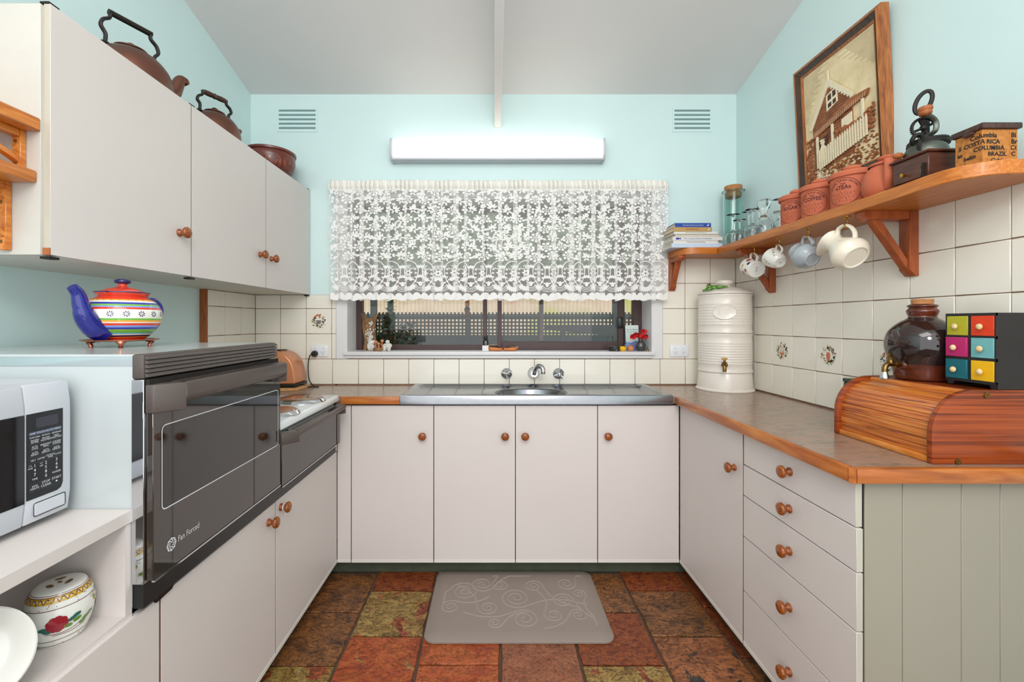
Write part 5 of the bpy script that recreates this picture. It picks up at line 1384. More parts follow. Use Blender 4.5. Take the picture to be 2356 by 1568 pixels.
fs = [(0, 1+i, 1+(i+1) % 36) for i in range(36)]
for k in range(2): fs += [(1+36*k+i, 1+36*k+(i+1) % 36, 1+36*(k+1)+(i+1) % 36, 1+36*(k+1)+i) for i in range(36)]
b.add(vs, fs); med = b.build('oval_medallion', M['crock'], up)
b = MB()
f_ = lambda x, y: cyl_(x, y, .0046)
for pts in ([(-.030,-.012),(-.026,.010),(-.020,-.012)], [(-.012,-.014),(-.012,.014),(.0,.014),(.0,-.014)], [(.008,-.014),(.008,.012)], [(.018,-.012),(.018,.016),(.028,.014)], [(-.022,-.021),(.022,-.021)], [(-.02,.024),(0,.027),(.02,.024)]): b.ribbon(pts, .004, f_)
b.build('embossed_crest', M['crock'], med, recalc=False)
tp = MB(xf=em @ Matrix.Translation((.137, 0, .150)))
tp.turned((0,0,0), (1,0,0), [(0,0),(.016,0),(.016,.004),(.009,.008),(.009,.03),(0,.03)], 18)
tp.tube(catmull([(.026,0,0),(.042,0,0),(.052,0,-.006),(.055,0,-.022),(.055,0,-.032)], 5), [.010]*21, 12)
tp.cyl((.040,0,.004), (.040,0,.030), .006, 12); tp.box(.034, .046, -.014, .014, .030, .040); tp.lathe([(0,.012),(.011,.012),(.011,.018),(0,.020)], 6, xf=Matrix.Translation((.040,0,0)))
tp.build('tap', M['agedbrass'], t)
fg = thing('frog_ornament', 'green glazed frog sprawled on the lid of the water crock', 'ornament', (1.318-.085, 2.492-.055, CZ+.563), math.radians(175))
b = MB(); b.ball((0,0,.010), .030, .020, .014); b.ball((.026,0,.016), .018, .016, .012)
for s_ in (-1, 1):
    b.tube(catmull([(.018,s_*.012,.008),(.030,s_*.026,.006),(.042,s_*.022,.0),(.054,s_*.026,-.006)], 4), [.006]*13, 8)
    b.tube(catmull([(-.018,s_*.014,.010),(-.008,s_*.034,.012),(-.030,s_*.036,.012),(-.045,s_*.026,.014),(-.060,s_*.030,.014)], 4), [.0085,.0085,.0085,.008,.008,.008,.0075,.0075,.007,.007,.0065,.0065,.006,.006,.006,.006,.007], 8)
b.build('body', M['frog'], fg)
for s_ in (-1, 1): MB().ball((.032, s_*.011, .027), .0045, seg=10, rings=6).build('eye', M['black'], fg)
# ================================================================== ON TOP OF THE HANGING CUPBOARD
TZ = 2.104
def kettle(loc, rotz, R, H, hh, label, wood, spout):
    t = thing('kettle', label, 'kettle', loc, rotz, 'old copper kettles on the hanging cupboard')
    of = sprof([(R*.90,0),(R*.97,.006),(R,.03*H/.15),(R*.99,.055*H/.15),(R*.90,.088*H/.15),(R*.68,.120*H/.15),(R*.42,.139*H/.15),(R*.36,.144*H/.15)], 5)
    MB().lathe([(0,0)] + of + [(0, H*.965)], 48).build('body', M['copper'], t)
    ld = MB().lathe(sprof([(R*.40,H*.955),(R*.40,H*.985),(R*.25,H*1.01),(R*.08,H*1.03),(R*.07,H*1.06),(R*.12,H*1.10),(R*.06,H*1.14),(0,H*1.15)], 3), 32).build('lid', M['copper'], t)
    zt = H + hh; s_ = R*.62
    for q in (-1, 1):
        MB().lathe([(0,0),(.017,0),(.015,.006),(.009,.010),(0,.012)], 16).build('handle_lug', M['iron'], t, loc=(q*s_, 0, H*.84))
        b = MB(); b.tube(catmull([(q*s_,0,H*.86),(q*s_*.97,0,H+.012),(q*s_*1.14,0,H+hh*.38),(q*s_*1.06,0,H+hh*.62),(q*s_*.82,0,H+hh*.80),(q*s_*.80,0,zt+.004)], 5), .0055, 8, flat=1.5, up=(0,1,0)); b.build('handle_arm', M['iron'], t)
    pr = [(-s_*.86,0,zt),(s_*.86,0,zt)]
    b = MB()
    if wood: b.turned((-s_*.80,0,zt), (1,0,0), [(0,0)] + sprof([(.006,0),(.009,.003),(.0115,s_*.35),(.0105,s_*.7),(.013,s_*.8),(.0105,s_*.9),(.0115,s_*1.25),(.009,s_*1.58),(.006,s_*1.6)], 3) + [(0,s_*1.6)], 16)
    else: b.cyl(pr[0], pr[1], .0095, 14)
    b.build('handle_grip', M['wood_handle'] if wood else M['iron'], t)
    b = MB()
    if spout: b.tube(catmull([(R*.80,0,H*.28),(R*1.10,0,H*.42),(R*1.24,0,H*.66),(R*1.34,0,H*.84),(R*1.46,0,H*.86),(R*1.55,0,H*.80)], 5), [.030-.0008*k for k in range(20)] + [.0155,.015,.014,.012,.010,.009], 14)
    else: b.tube([(R*.86,0,H*.55),(R*1.02,0,H*.66),(R*1.13,0,H*.73)], [.020,.014,.009], 12)
    b.build('spout', M['copper'], t)
kettle((-1.268, 1.530, TZ), math.radians(66), .122, .150, .092, 'large copper kettle with black iron handle on the hanging cupboard', False, True)
kettle((-1.252, 1.965, TZ), math.radians(62), .104, .140, .072, 'smaller copper kettle with turned wooden handle on the hanging cupboard', True, False)
t = thing('bowl', 'brown carved pottery bowl at the window end of the hanging cupboard', 'bowl', (-1.262, 2.478, TZ))
M['brownbowl'] = pm('brown_bowl_glaze', (104, 44, 32), .28, var=.15, vscale=14, coat=.2); M['sgraf'] = pm('carved_clay', (150, 82, 58), .6)
of = sprof([(.055,0),(.062,.003),(.095,.028),(.122,.070),(.129,.115),(.126,.140)], 4) + [(.133,.143),(.134,.154),(.130,.157)]
MB().lathe([(0,0)] + of + [(.122,.154),(.118,.11),(.09,.035),(0,.014)], 52).build('body', M['brownbowl'], t)
b = MB(); fn = lambda th, z: ((prof_r(of, z)+.0008)*math.cos(th), (prof_r(of, z)+.0008)*math.sin(th), z); rnd = random.Random(4)
for k in range(56):
    a0 = k*2*PI/56 + rnd.uniform(-.05,.05); z0 = rnd.uniform(.030,.085); L_ = rnd.uniform(.02,.045); dx = rnd.uniform(-.35,.35)
    b.fan([(a0,z0),(a0+dx*.5+.035,z0+L_*.6),(a0+dx,z0+L_),(a0+dx*.5-.035,z0+L_*.6)], fn)
b.build('carved_leaves', M['sgraf'], t, recalc=False, smooth=False)

# ================================================================== TEAPOT ON THE OVEN
OT = 1.2285
tv = thing('trivet', 'copper trivet on three feet under the striped teapot', 'trivet', (-1.115, 1.310, OT)); tv.scale = (1, 1, .68)
MB().lathe([(0,.026),(.086,.026),(.092,.029),(.093,.033),(.090,.034),(.084,.030),(0,.030)], 44).build('plate', M['copperb'], tv)
for a in (-50, 70, 190):
    a = math.radians(a); c_, s_ = math.cos(a), math.sin(a)
    b = MB(); b.tube(catmull([(c_*.078, s_*.078, .027), (c_*.084, s_*.084, .016), (c_*.078, s_*.078, .007), (c_*.080, s_*.080, 0)], 4), [.013,.012,.0105,.009,.0075,.0065,.0055,.005,.005,.005,.0055,.006,.0065], 10); b.build('foot', M['copperb'], tv)
t = thing('teapot', 'hand painted striped teapot with cobalt spout on the copper trivet', 'teapot', (-1.112, 1.312, OT+.0215), math.radians(-96))
body = sprof([(.052,.0),(.056,.004),(.070,.016),(.088,.040),(.0955,.066),(.094,.088),(.082,.110),(.066,.122),(.058,.127)], 8)
zz = [('g_red',.0075),('g_orange',.0095),('g_navy',.014),('g_white',.0175),('g_cyan',.021),('g_green',.031),('g_blue',.037),('g_lblue',.042),('g_red',.049),('g_white',.052),('g_orange',.057),('g_green',.063),('g_white',.0885),('g_red',.0945),('g_lblue',.0985),('g_green',.1035),('g_blue',.109),('g_white',.114),('g_orange',.118),('g_red',.2)]
cuts = [z for _, z in zz[:-1]]
pts = sorted(set([round(p[1], 5) for p in body] + cuts)); prf = [(0, 0)] + [(prof_r(body, z) if z > body[0][1] else body[0][0], z) for z in pts]
names = sorted({k for k, _ in zz}); 
def band(z):
    for k, zt in zz:
        if z < zt: return names.index(k)
mats = [band(0)] + [band((a[1]+b_[1])/2) for a, b_ in zip(prf[1:], prf[2:])]
MB().lathe(prf, 56, mats=mats).build('body', [M[k] for k in names], t)
MB().lathe([(.057,.125),(.064,.135),(.066,.139),(.062,.140),(.056,.132)], 48).build('collar', M['g_red'], t)
ld = MB().lathe(sprof([(.060,.139),(.052,.144),(.034,.152),(.016,.157),(.011,.160),(.0115,.166)], 4), 44).build('lid', M['g_red'], t)
MB().lathe(sprof([(.010,.166),(.018,.168),(.0205,.173),(.018,.178),(.008,.181),(0,.1815)], 3), 24).build('lid_knob', M['g_navy'], ld)
b = MB(); b.ribbon([(a*.1, 0) for a in range(64)], .003, lambda a, y: ((.0665)*math.cos(a), .0665*math.sin(a), .1395+y)); b.build('rim_line', M['g_navy'], t, recalc=False)
b = MB(); pth = catmull([(.060,0,.028),(.085,0,.040),(.108,0,.066),(.120,0,.098),(.128,0,.128),(.143,0,.146)], 6)
b.tube(pth, [.036-.0009*k for k in range(16)] + [.0205-.0006*k for k in range(len(pth)-16)], 20, up=(0,1,0)); b.build('spout', M['cobalt'], t)
b = MB(); b.tube(catmull([(-.078,0,.112),(-.100,0,.122),(-.122,0,.110),(-.130,0,.086),(-.118,0,.058),(-.092,0,.036)], 6), .0085, 12, flat=1.3, up=(0,1,0)); b.build('handle', M['cobalt'], t)
b = MB(); fn = lambda th, z: ((prof_r(body, z)+.0007)*math.cos(th), (prof_r(body, z)+.0007)*math.sin(th), z)
for k in range(15):
    a0 = .52 + k*.372
    for j in range(8):
        q = 2*PI*j/8 + .2
        b.fan([(a0 + x_/.095, .0755 + y_) for x_, y_ in ell(math.cos(q)*.0062, math.sin(q)*.0062, .0030, .0013, 8, q)], fn)
    b.fan(ell(a0, .0755, .0012/.095, .0012, 6), fn)
for k in range(26): b.fan(ell(k*2*PI/26, .1155, .0015/.078, .0009, 6), fn)
b.build('painted_daisies', M['g_navy'], t, recalc=False, smooth=False)

# ================================================================== TOASTER
bd = thing('chopping_board', 'light wooden round-cornered board under the copper toaster', 'board', (-1.240, 2.520, .922))
b = MB(); rr = rrect(-.190, .160, -.118, .110, .06, 6); b.prism(rr, lambda x, y: (x, y, 0), lambda x, y: (x, y, .014)); b.build('board_body', ramp_mat('board_wood', [(.3,(178,128,80)),(.7,(206,160,110))], (2,12,2), 5, 4, .5, .5), bd, bevel=.003, seg=2)
t = thing('toaster', 'copper coloured toaster with black base by the tiled corner', 'toaster', (-1.262, 2.520, .936))
b = MB(); pf = [(-.150,.020),(.154,.020),(.152,.06),(.142,.115),(.122,.158),(.090,.188),(.05,.203),(.0,.207),(-.15,.207)]
pf = [(p.x, p.y) for p in [Vector(pf[0])] + catmull(pf[1:], 3)]
b.prism(pf, lambda x, z: (x, -.075, z), lambda x, z: (x, .075, z)); tb_ = b.build('shell', M['toaster'], t, bevel=.010, seg=3)
MB().box(-.155, .157, -.080, .080, .006, .020).build('base', M['black'], t, bevel=.003)
for x in (-.13, .135):
    for y in (-.06, .06): MB().cyl((x,y,0), (x,y,.007), .008, 10).build('foot', M['black'], t)
for y in (-.028, .028): MB().box(-.12, .06, y-.012, y+.012, .2055, .2085).build('slot', M['dark'], t)

PO = Vector((-1.078, YB-.017, 1.113)) - Vector((-1.262, 2.520, .936))
b = MB(xf=Matrix.Translation(PO)); b.tube(catmull([(0,-.026,0),(-.016,-.034,-.008),(-.024,-.04,-.05),(-.022,-.045,-.11),(-.008,-.06,-.155),(.02,-.07,-.183),(.046,-.075,-.187),(.052,-.08,-.187),(.030,-.085,-.187),(0,-.09,-.186),(-.02,-.10,-.176),(-.045,-.11,-.160)], 6), .0032, 8)
pc = b.build('power_cord', M['black'], t)
MB(xf=Matrix.Translation(PO)).turned((0,0,0), (0,-1,0), [(0,0),(.019,0),(.020,.010),(.017,.022),(.012,.030),(0,.031)], 20).build('plug', M['black'], pc)

# ================================================================== OPEN SHELF
t = thing('ginger_jar', 'white porcelain jar with painted peony and bird on the open shelf', 'jar', (-.897, .905, .651), math.radians(-18)); t.scale = (.90, .90, .95)
of = sprof([(.038,0),(.041,.002),(.050,.020),(.0605,.052),(.061,.075),(.055,.100),(.047,.113),(.044,.116)], 6)
MB().lathe([(0,0)] + of + [(.036,.118),(.018,.1185),(0,.1185)], 52).build('body', M['porc'], t)
fn = lambda th, z: ((prof_r(of, z)+.0006)*math.cos(th), (prof_r(of, z)+.0006)*math.sin(th), z)
JM = [pm('jar_'+k, c, .15, coat=.3) for k, c in (('yellow',(206,164,40)),('purple',(104,74,90)),('red',(150,28,44)),('green',(96,136,52)),('teal',(40,104,92)),('blue',(58,58,150)),('brown',(120,58,44)))]
b = MB()
b.cur = 0; b.ribbon([(k*2*PI/60, .1045) for k in range(61)], .011, fn)
fn2 = lambda th, z: ((prof_r(of, z)+.0010)*math.cos(th), (prof_r(of, z)+.0010)*math.sin(th), z)
b.cur = 1
for k in range(26): b.ribbon(catmull([((k+q)*2*PI/26, .0995+w) for q, w in ((0,0),(.25,.006),(.5,.008),(.75,.006),(1,0))], 2), .0022, fn2)
b.cur = 6
for z, w in ((.110,.0012),(.113,.0008),(.0875,.0012),(.019,.0012),(.006,.0012)): b.ribbon([(k*2*PI/60, z) for k in range(61)], w, fn2)
rnd = random.Random(9)
def flower(a0, z0, s_):
    b.cur = 2
    for j in range(9): q = 2*PI*j/9; b.fan(ell(a0+math.cos(q)*.17*s_, z0+math.sin(q)*.0095*s_, .11*s_, .0062*s_, 9), fn2)
    b.fan(ell(a0, z0, .14*s_, .008*s_, 10), fn2)
flower(-.55, .056, 1.15); flower(2.2, .06, 1)
for a0, z0, r_, m_ in ((-.15,.058,.5,4),(-.02,.062,.3,4),(.0,.052,.4,3),(-.85,.044,-.4,4),(-.95,.050,.3,4),(.30,.046,.2,3),(.45,.050,.5,3),(.2,.040,.1,3),(-.25,.046,-.2,3)):
    b.cur = m_; b.fan([(a0+dx_, z0+dz_+dx_*r_*.03) for dx_, dz_ in ell(0, 0, .13, .0045, 10)], fn2)
b.cur = 6
for p in ([(-.9,.038),(-.4,.034),(.1,.040),(.6,.056)], [(-.7,.032),(-.2,.030),(.3,.034)], [(.5,.080),(.8,.084),(1.1,.078)]): b.ribbon(catmull(p, 4), .0012, fn2)
b.cur = 5
for a0, z0, rx, rz in ((.95,.060,.16,.010),(1.02,.050,.13,.010),(.90,.042,.10,.008),(1.1,.066,.10,.006)): b.fan(ell(a0, z0, rx, rz, 10), fn2)
b.cur = 0; b.fan(ell(.78, .073, .14, .006, 10), fn2); b.cur = 3; b.fan(ell(.70, .076, .07, .004, 8), fn2); b.fan(ell(1.0,.088,.08,.006,8), fn2)
for k in range(60):
    b.cur = rnd.choice((2, 5, 0)); b.fan(ell(rnd.uniform(0, 2*PI), rnd.choice((rnd.uniform(.089,.098), rnd.uniform(.008,.017))), .018, .0010, 6), fn2)
b.build('painted_decoration', JM, t, recalc=False, smooth=False)
b = MB()
ft = lambda x, y: (x, y, .1192)
for q in range(3):
    a = 2*PI*q/3 + .5; b.flat(ell(.018*math.cos(a), .018*math.sin(a), .010, .0055, 14, a+PI/2), ft)
b.flat(ell(.0, .0, .006, .004, 12), ft); b.build('lid_holes', M['bark'], t, recalc=False, smooth=False)
pm_ = frame_xf((-.888, .745, .728), (0,0,1), (.62,-.74,.28))
t = thing('platter', 'large plain white dish leaning on the open shelf in front of the jar', 'dish'); t.matrix_world = pm_
MB().lathe([(r_*.78, z_*.9) for r_, z_ in [(0,0),(.055,0),(.070,.006),(.098,.020),(.103,.026),(.100,.0285),(.090,.024),(.068,.010),(.054,.005),(0,.005)]], 56).build('dish_body', M['porc'], t)

# ================================================================== FLOOR MAT
t = thing('floor_mat', 'taupe cushioned kitchen mat with embossed scrolls on the slate floor', 'mat', (.106, 2.022, .001))
b = MB(); hx, hy = .393, .252
vs = []; lp = []
for ins, z in ((0,.0),(0,.006),(.006,.010),(.045,.016),(.050,.0165)):
    lp.append([(x, y, z) for x, y in rrect(-hx+ins, hx-ins, -hy+ins, hy-ins, .045 if ins < .03 else .012, 5)])
n_ = len(lp[0]); vs = [p for l in lp for p in l]
fs = [(k*n_+i, k*n_+(i+1) % n_, (k+1)*n_+(i+1) % n_, (k+1)*n_+i) for k in range(len(lp)-1) for i in range(n_)] + [tuple(range((len(lp)-1)*n_, len(lp)*n_)), tuple(reversed(range(n_)))]
b.add(vs, fs); b.build('pad', M['mat'], t)
def scroll(cx, cy, r, turns, a0, sgn, tail):
    r *= 1.22; tail *= 1.3; pts = []
    for k in range(int(turns*18)+1):
        f = k/(turns*18); a = a0 + sgn*2*PI*turns*f; rr_ = r*(.08 + .92*f); pts.append((cx + rr_*math.cos(a), cy + rr_*math.sin(a)))
    e = Vector(pts[-1]); d_ = (e - Vector(pts[-2])).normalized()
    if tail:
        nrm = Vector((-d_.y, d_.x))*(-sgn)
        pts += [tuple(p) for p in catmull([e, e + d_*tail*.4 + nrm*tail*.06, e + d_*tail*.75 + nrm*tail*.28, e + d_*tail + nrm*tail*.6], 6)[1:]]
    pts = [(max(-.335, min(.335, x)), max(-.195, min(.195, y))) for x, y in pts]
    b = MB(); n_ = len(pts); vs = []
    for i in range(n_):
        a_ = Vector(pts[max(i-1,0)]); c_ = Vector(pts[min(i+1,n_-1)]); tt = (c_-a_)
        tt = tt.normalized() if tt.length > 1e-9 else Vector((1,0)); w = .0028 + .0030*(i/n_); q = Vector((-tt.y, tt.x))*w; p = Vector(pts[i])
        vs += [(*(p+q), .0163), (*p, .0182), (*(p-q), .0163)]
    b.add(vs, [f for i in range(n_-1) for f in ((3*i,3*i+1,3*i+4,3*i+3),(3*i+1,3*i+2,3*i+5,3*i+4))]); b.build('scroll', M['mat2'], t, recalc=False)
for a in ((-.245,.07,.058,2.4,.4,1,.16),(.00,.02,.062,2.6,2.0,1,.18),(.215,.0,.045,2.2,1.0,-1,.15),(-.13,-.05,.040,2.2,4.0,-1,.13),(.03,-.125,.052,2.3,.6,1,.15),(.16,-.10,.036,2.0,2.5,-1,.10),
          (-.30,-.045,.038,2.0,1.0,-1,.10),(-.16,.125,.050,2.2,5.0,1,.14),(.09,.11,.040,2.1,.3,-1,.14),(.27,-.10,.034,2.0,3.0,1,.10),(-.07,.12,.036,2.0,2.4,-1,.12),(-.10,-.15,.028,1.8,1.2,1,.10),(.25,.13,.040,2.0,.2,1,.12),(.30,.05,.028,1.8,4.2,-1,.10)): scroll(*a)

# ================================================================== WINDOW SILL
WS = 1.125
def sill(px, d=2.74): return (px - 1135)*d/1006
# driftwood / bark ornament
t = thing('bark_ornament', 'tall twisted bark ornament with two horns on the window sill', 'ornament', (sill(850, 2.79), 2.790, WS))
b = MB(); rnd = random.Random(2); n1, n2 = 14, 22; vs = []
for j in range(n2+1):
    v = j/n2; z = v*.205; w = .040*(1 - .18*math.sin(v*PI) + .12*v); off = .006*math.sin(v*7)
    for i in range(n1+1):
        u = i/n1*2-1; zz_ = z + (.030*max(0, abs(u)-.55)/.45 if v > .9 else 0)
        vs.append((u*w + off, -.010*math.cos(u*1.4) + .006*noise.noise(Vector((u*3, v*8, 1))) , zz_))
fr_ = [(j*(n1+1)+i, j*(n1+1)+i+1, (j+1)*(n1+1)+i+1, (j+1)*(n1+1)+i) for j in range(n2) for i in range(n1)]
o_ = len(vs); vs += [(x, y+.014, z) for x, y, z in vs]
fr_ += [tuple(reversed([q+o_ for q in f])) for f in fr_]
for j in range(n2):
    for i in (0, n1): fr_.append((j*(n1+1)+i, (j+1)*(n1+1)+i, (j+1)*(n1+1)+i+o_, j*(n1+1)+i+o_))
for i in range(n1):
    for j in (0, n2): fr_.append((j*(n1+1)+i, j*(n1+1)+i+1, j*(n1+1)+i+1+o_, j*(n1+1)+i+o_))
b.add(vs, fr_); b.build('bark_slab', M['bark'], t)
for s_ in (-1, 1):
    MB().tube(catmull([(s_*.034,.002,.19),(s_*.040,.0,.215),(s_*.050,-.004,.236)], 4), [.011,.011,.010,.010,.009,.008,.007,.006,.004], 8).build('horn', M['bark'], t)
b = MB()
for k in range(70):
    b.ball((rnd.gauss(.008,.012), -.016+rnd.uniform(-.003,.003), rnd.uniform(.035,.135)), rnd.uniform(.002,.004), .002, rnd.uniform(.004,.009), 6, 4)
for k in range(14): b.ball((rnd.gauss(.014,.006), -.018, rnd.gauss(.168,.010)), .0042, seg=7, rings=5)
bo = b.build('dried_seeds', M['stone'], t); bo['kind'] = 'stuff'
# two white figures
def crouched(px, d, label, side):
    t = thing('stone_figure', label, 'figurine', (sill(px, d), d, WS), 0, 'white stone figurines on the sill')
    b = MB()
    if side:      # thinker, head bowed on the knees
        b.ball((-.004,0,.028), .020, .018, .028); b.ball((.003,-.004,.052), .019, .016, .016); b.ball((.018,-.004,.054), .0125, .012, .013)
        b.tube(catmull([(-.008,-.012,.050),(.008,-.018,.034),(.020,-.014,.036)], 4), .0062, 8)
        b.tube(catmull([(-.010,-.010,.010),(.010,-.014,.030),(.018,-.012,.030),(.016,-.014,.010),(.014,-.016,.003)], 4), .0080, 8); b.ball((.018,-.016,.005), .010, .010, .005)
        b.tube(catmull([(-.008,.008,.010),(.010,.008,.028),(.018,.006,.026),(.016,.006,.004)], 4), .0080, 8)
    else:         # squatting child, front view
        b.ball((0,0,.024), .021, .016, .022); b.ball((0,-.004,.055), .0140, .0135, .0135); b.ball((0,.002,.040), .018, .013, .010)
        for s_ in (-1, 1):
            b.tube(catmull([(s_*.016,-.002,.042),(s_*.024,-.010,.030),(s_*.014,-.018,.024),(s_*.004,-.020,.024)], 4), .0058, 8)
            b.tube(catmull([(s_*.012,-.004,.010),(s_*.018,-.020,.024),(s_*.014,-.022,.008),(s_*.015,-.024,.003)], 4), .0075, 8); b.ball((s_*.017,-.026,.004), .010, .011, .0045)
    b.build('body', M['stone'], t)
crouched(853, 2.735, 'white stone figurine bent over its knees beside the bark ornament', True)
crouched(892, 2.735, 'white stone squatting figurine beside the wooden toadstools', False)
t = thing('toadstool_ornament', 'carved wooden toadstools on a bark slice on the window sill', 'ornament', (sill(872, 2.73), 2.730, WS))
MB().lathe([(0,0),(.038,0),(.041,.006),(.039,.016),(.036,.019),(0,.019)], 26).build('bark_slice', M['bark'], t)
for x, y, h, r in ((-.020,0,.040,.014),(.000,-.012,.030,.012),(.018,.006,.046,.012),(.024,-.010,.012,.010),(-.004,.012,.024,.010)):
    b = MB(); b.lathe(sprof([(.006,.019),(.0045,.019+h*.5),(.004,.019+h*.8),(r,.019+h*.78),(r*.9,.019+h*.95),(r*.4,.019+h*1.12),(0,.019+h*1.15)], 3), 16, xf=Matrix.Translation((x,y,0))); b.build('toadstool', M['shroom'], t)
# black figurine on a white block
t = thing('white_block', 'small white block on the sill under the black figurine', 'block', (sill(1117, 2.73), 2.730, WS))
MB().box(-.020, .020, -.016, .016, 0, .034).build('block_body', M['white'], t, bevel=.001)
t = thing('black_figurine', 'tiny black bottle shaped cat figurine on the white block', 'figurine', (sill(1117, 2.73), 2.730, WS+.0342))
b = MB(); b.lathe(sprof([(.012,0),(.014,.004),(.015,.020),(.011,.032),(.008,.036),(.012,.044),(.010,.052),(0,.055)], 3), 18)
for s_ in (-1, 1): b.lathe([(0,.048),(.004,.048),(0,.060)], 8, xf=Matrix.Translation((s_*.007,0,0)))
b.build('body', M['blackpaint'], t)
b = MB(); f_ = lambda x, z: (.002+x, -.0155, z)
for r_, z in ((.006,.011),(.0045,.022)): e_ = ell(0, z, r_, r_, 14); b.ribbon(e_ + [e_[0]], .0014, f_)
b.build('painted_rings', M['inkw'], t, recalc=False, smooth=False)
# wooden clogs
CLOG = ramp_mat('orange_clog_wood', [(.3,(176,88,26)),(.7,(214,128,52))], (4,20,20), 5, 4, .5, .35, coat=.3)
def clog(px, label, flip, col_i):
    t = thing('wooden_clog', label, 'ornament', (sill(px, 2.715), 2.715, WS), PI if flip else 0, 'wooden clogs on the sill')
    b = MB(); n1 = 12; n2 = 14; vs = []
    for j in range(n2+1):
        v = j/n2; x = -.040 + .088*v; w = .0135*math.sin(min(1, .35+v*.9)*PI*.62) if v < .75 else .0135*(1-v)/.25*.95 + .001
        h = .020 + .006*v if v < .65 else .024 - .006*(v-.65)/.35; zt_ = h + (.014*max(0, v-.75)/.25 if v > .75 else 0); zb_ = .0 + (.016*max(0, v-.82)/.18)
        for i in range(n1):
            a = 2*PI*i/n1; vs.append((x, w*math.cos(a), (zt_+zb_)/2 + (zt_-zb_)/2*math.sin(a)))
    fs = [(j*n1+i, j*n1+(i+1) % n1, (j+1)*n1+(i+1) % n1, (j+1)*n1+i) for j in range(n2) for i in range(n1)] + [tuple(reversed(range(n1))), tuple(range(n2*n1, (n2+1)*n1))]
    b.add(vs, fs); b.build('shoe', CLOG, t, ang=60)
    MB().lathe([(0,0),(.0095,.0005),(.011,.0015)], 18, sx=1.7, xf=Matrix.Translation((-.018,0,.0225))).build('opening', M['dark'], t, recalc=False)
clog(1141, 'orange wooden clog nearest the white block pointing at the taps', True, 0)
clog(1174, 'orange wooden clog with its upturned toe away from the white block', False, 1)
# tin, birds, card, poppies
t = thing('small_tin', 'round black patterned tin on the sill beside the yellow bird', 'tin', (sill(1414, 2.72), 2.720, WS))
MB().lathe([(0,0),(.034,0),(.035,.002),(.035,.022),(.036,.023),(.036,.028),(.033,.029),(0,.029)], 30).build('tin_body', ramp_mat('speckled_tin', [(.45,(30,30,32)),(.62,(60,60,60)),(.68,(170,170,166))], (1,1,1), 90, 3, 0, .35), t)
def bird(px, label, cols, d=2.70):
    t = thing('bird_ornament', label, 'ornament', (sill(px, d), d, WS), 0, 'pottery birds on the sill')
    b = MB(); b.lathe(sprof([(0,0),(.012,0),(.019,.010),(.0195,.020),(.015,.030),(.008,.036),(0,.038)], 4), 22); b.build('body', cols[0], t)
    b = MB(); b.ball((0,-.003,.030), .0135, .0125, .010); b.build('head', cols[1], t)
    MB().lathe([(0,0),(.003,0),(0,.008)], 8, xf=frame_xf((0,-.014,.030),(1,0,0),(0,-1,-.2))).build('beak', M['g_orange'], t)
    for s_ in (-1, 1):
        MB().ball((s_*.018,.002,.017), .004, .012, .009, 10, 6).build('wing', cols[2], t); MB().ball((s_*.006,-.0135,.033), .0015, seg=6, rings=4).build('eye', M['black'], t)
bird(1433, 'round yellow pottery bird with a black head on the sill', (M['d_yellow'], M['black'], M['d_yellow']))
bird(1451, 'orange brown pottery robin on the sill in front of the card', (M['shroom'], pm('robin_orange', (196,110,52), .4), pm('robin_brown', (170,96,56), .4)))
t = thing('greeting_card', 'pale verse card standing on the sill behind the poppies', 'card', (sill(1456, 2.775), 2.775, WS), math.radians(4))
t.rotation_euler = (math.radians(-6), 0, math.radians(5))
MB().box(-.043, .043, 0, .0015, 0, .160).build('card_sheet', M['card'], t)
b = MB(); f_ = lambda x, z: (x, -.0004, z)
for s_, z in (('You are Braver', .132), ('than you believe', .118), ('stronger', .104)): b.text(s_, .0125 if z > .13 else .0105, f_, 0, z)
b.build('verse', M['inkb'], t, recalc=False, smooth=False)
b = MB(); b.flat([(-.043,0),(.043,0),(.043,.052),(.02,.060),(-.01,.048),(-.043,.056)], lambda x, z: (x, -.0003, z)); b.build('blue_picture', M['g_lblue'], t, recalc=False, smooth=False)
t = thing('pewter_jug', 'small pewter jug holding red poppies on the sill', 'jug', (sill(1474, 2.715), 2.715, WS))
of = sprof([(.017,0),(.020,.002),(.029,.022),(.0305,.034),(.024,.052),(.014,.064),(.0135,.074),(.017,.084)], 4)
MB().lathe(shell([(0,0)] + of, .002, .004), 32).build('body', M['pewter'], t)
MB().tube(catmull([(.014,0,.078),(.028,0,.078),(.032,0,.062),(.024,0,.050)], 5), .003, 8).build('handle', M['pewter'], t)
def poppy(dx, dy, dz, tilt, s_, label):
    p = thing('poppy', label, 'flower', (sill(1474, 2.715)+dx, 2.715+dy, WS+dz), 0, 'red poppies in the pewter jug')
    b = MB(); b.tube(catmull([(-dx*.9, -dy*.9, .052-dz), (-dx*.75, -dy*.7, .086-dz), (-dx*.3, -dy*.3, .112-dz if dz > .1 else -.006), (0,0,0)], 5), .0013, 6); b.build('stem', M['leaf'], p)
    for k in range(4):
        a = k*PI/2 + tilt; b = MB(); n_ = 7; vs = [(0,0,0)]
        for j in range(n_+1):
            q = (j/n_-.5)*1.9; r_ = .019*s_*(1 - .15*abs(q)); vs.append((r_*math.cos(a+q), r_*math.sin(a+q)*.8 - .006, .007*s_ + .006*math.cos(q*3+k)*s_))
        b.add(vs, [(0, j+1, j+2) for j in range(n_)]); o = b.build('petal', M['red'], p, recalc=False); o.rotation_euler = (tilt*.7 + .9, .3*math.sin(k), 0)
    MB().ball((0,-.007,.003), .0035, seg=8, rings=6).build('centre', M['black'], p)
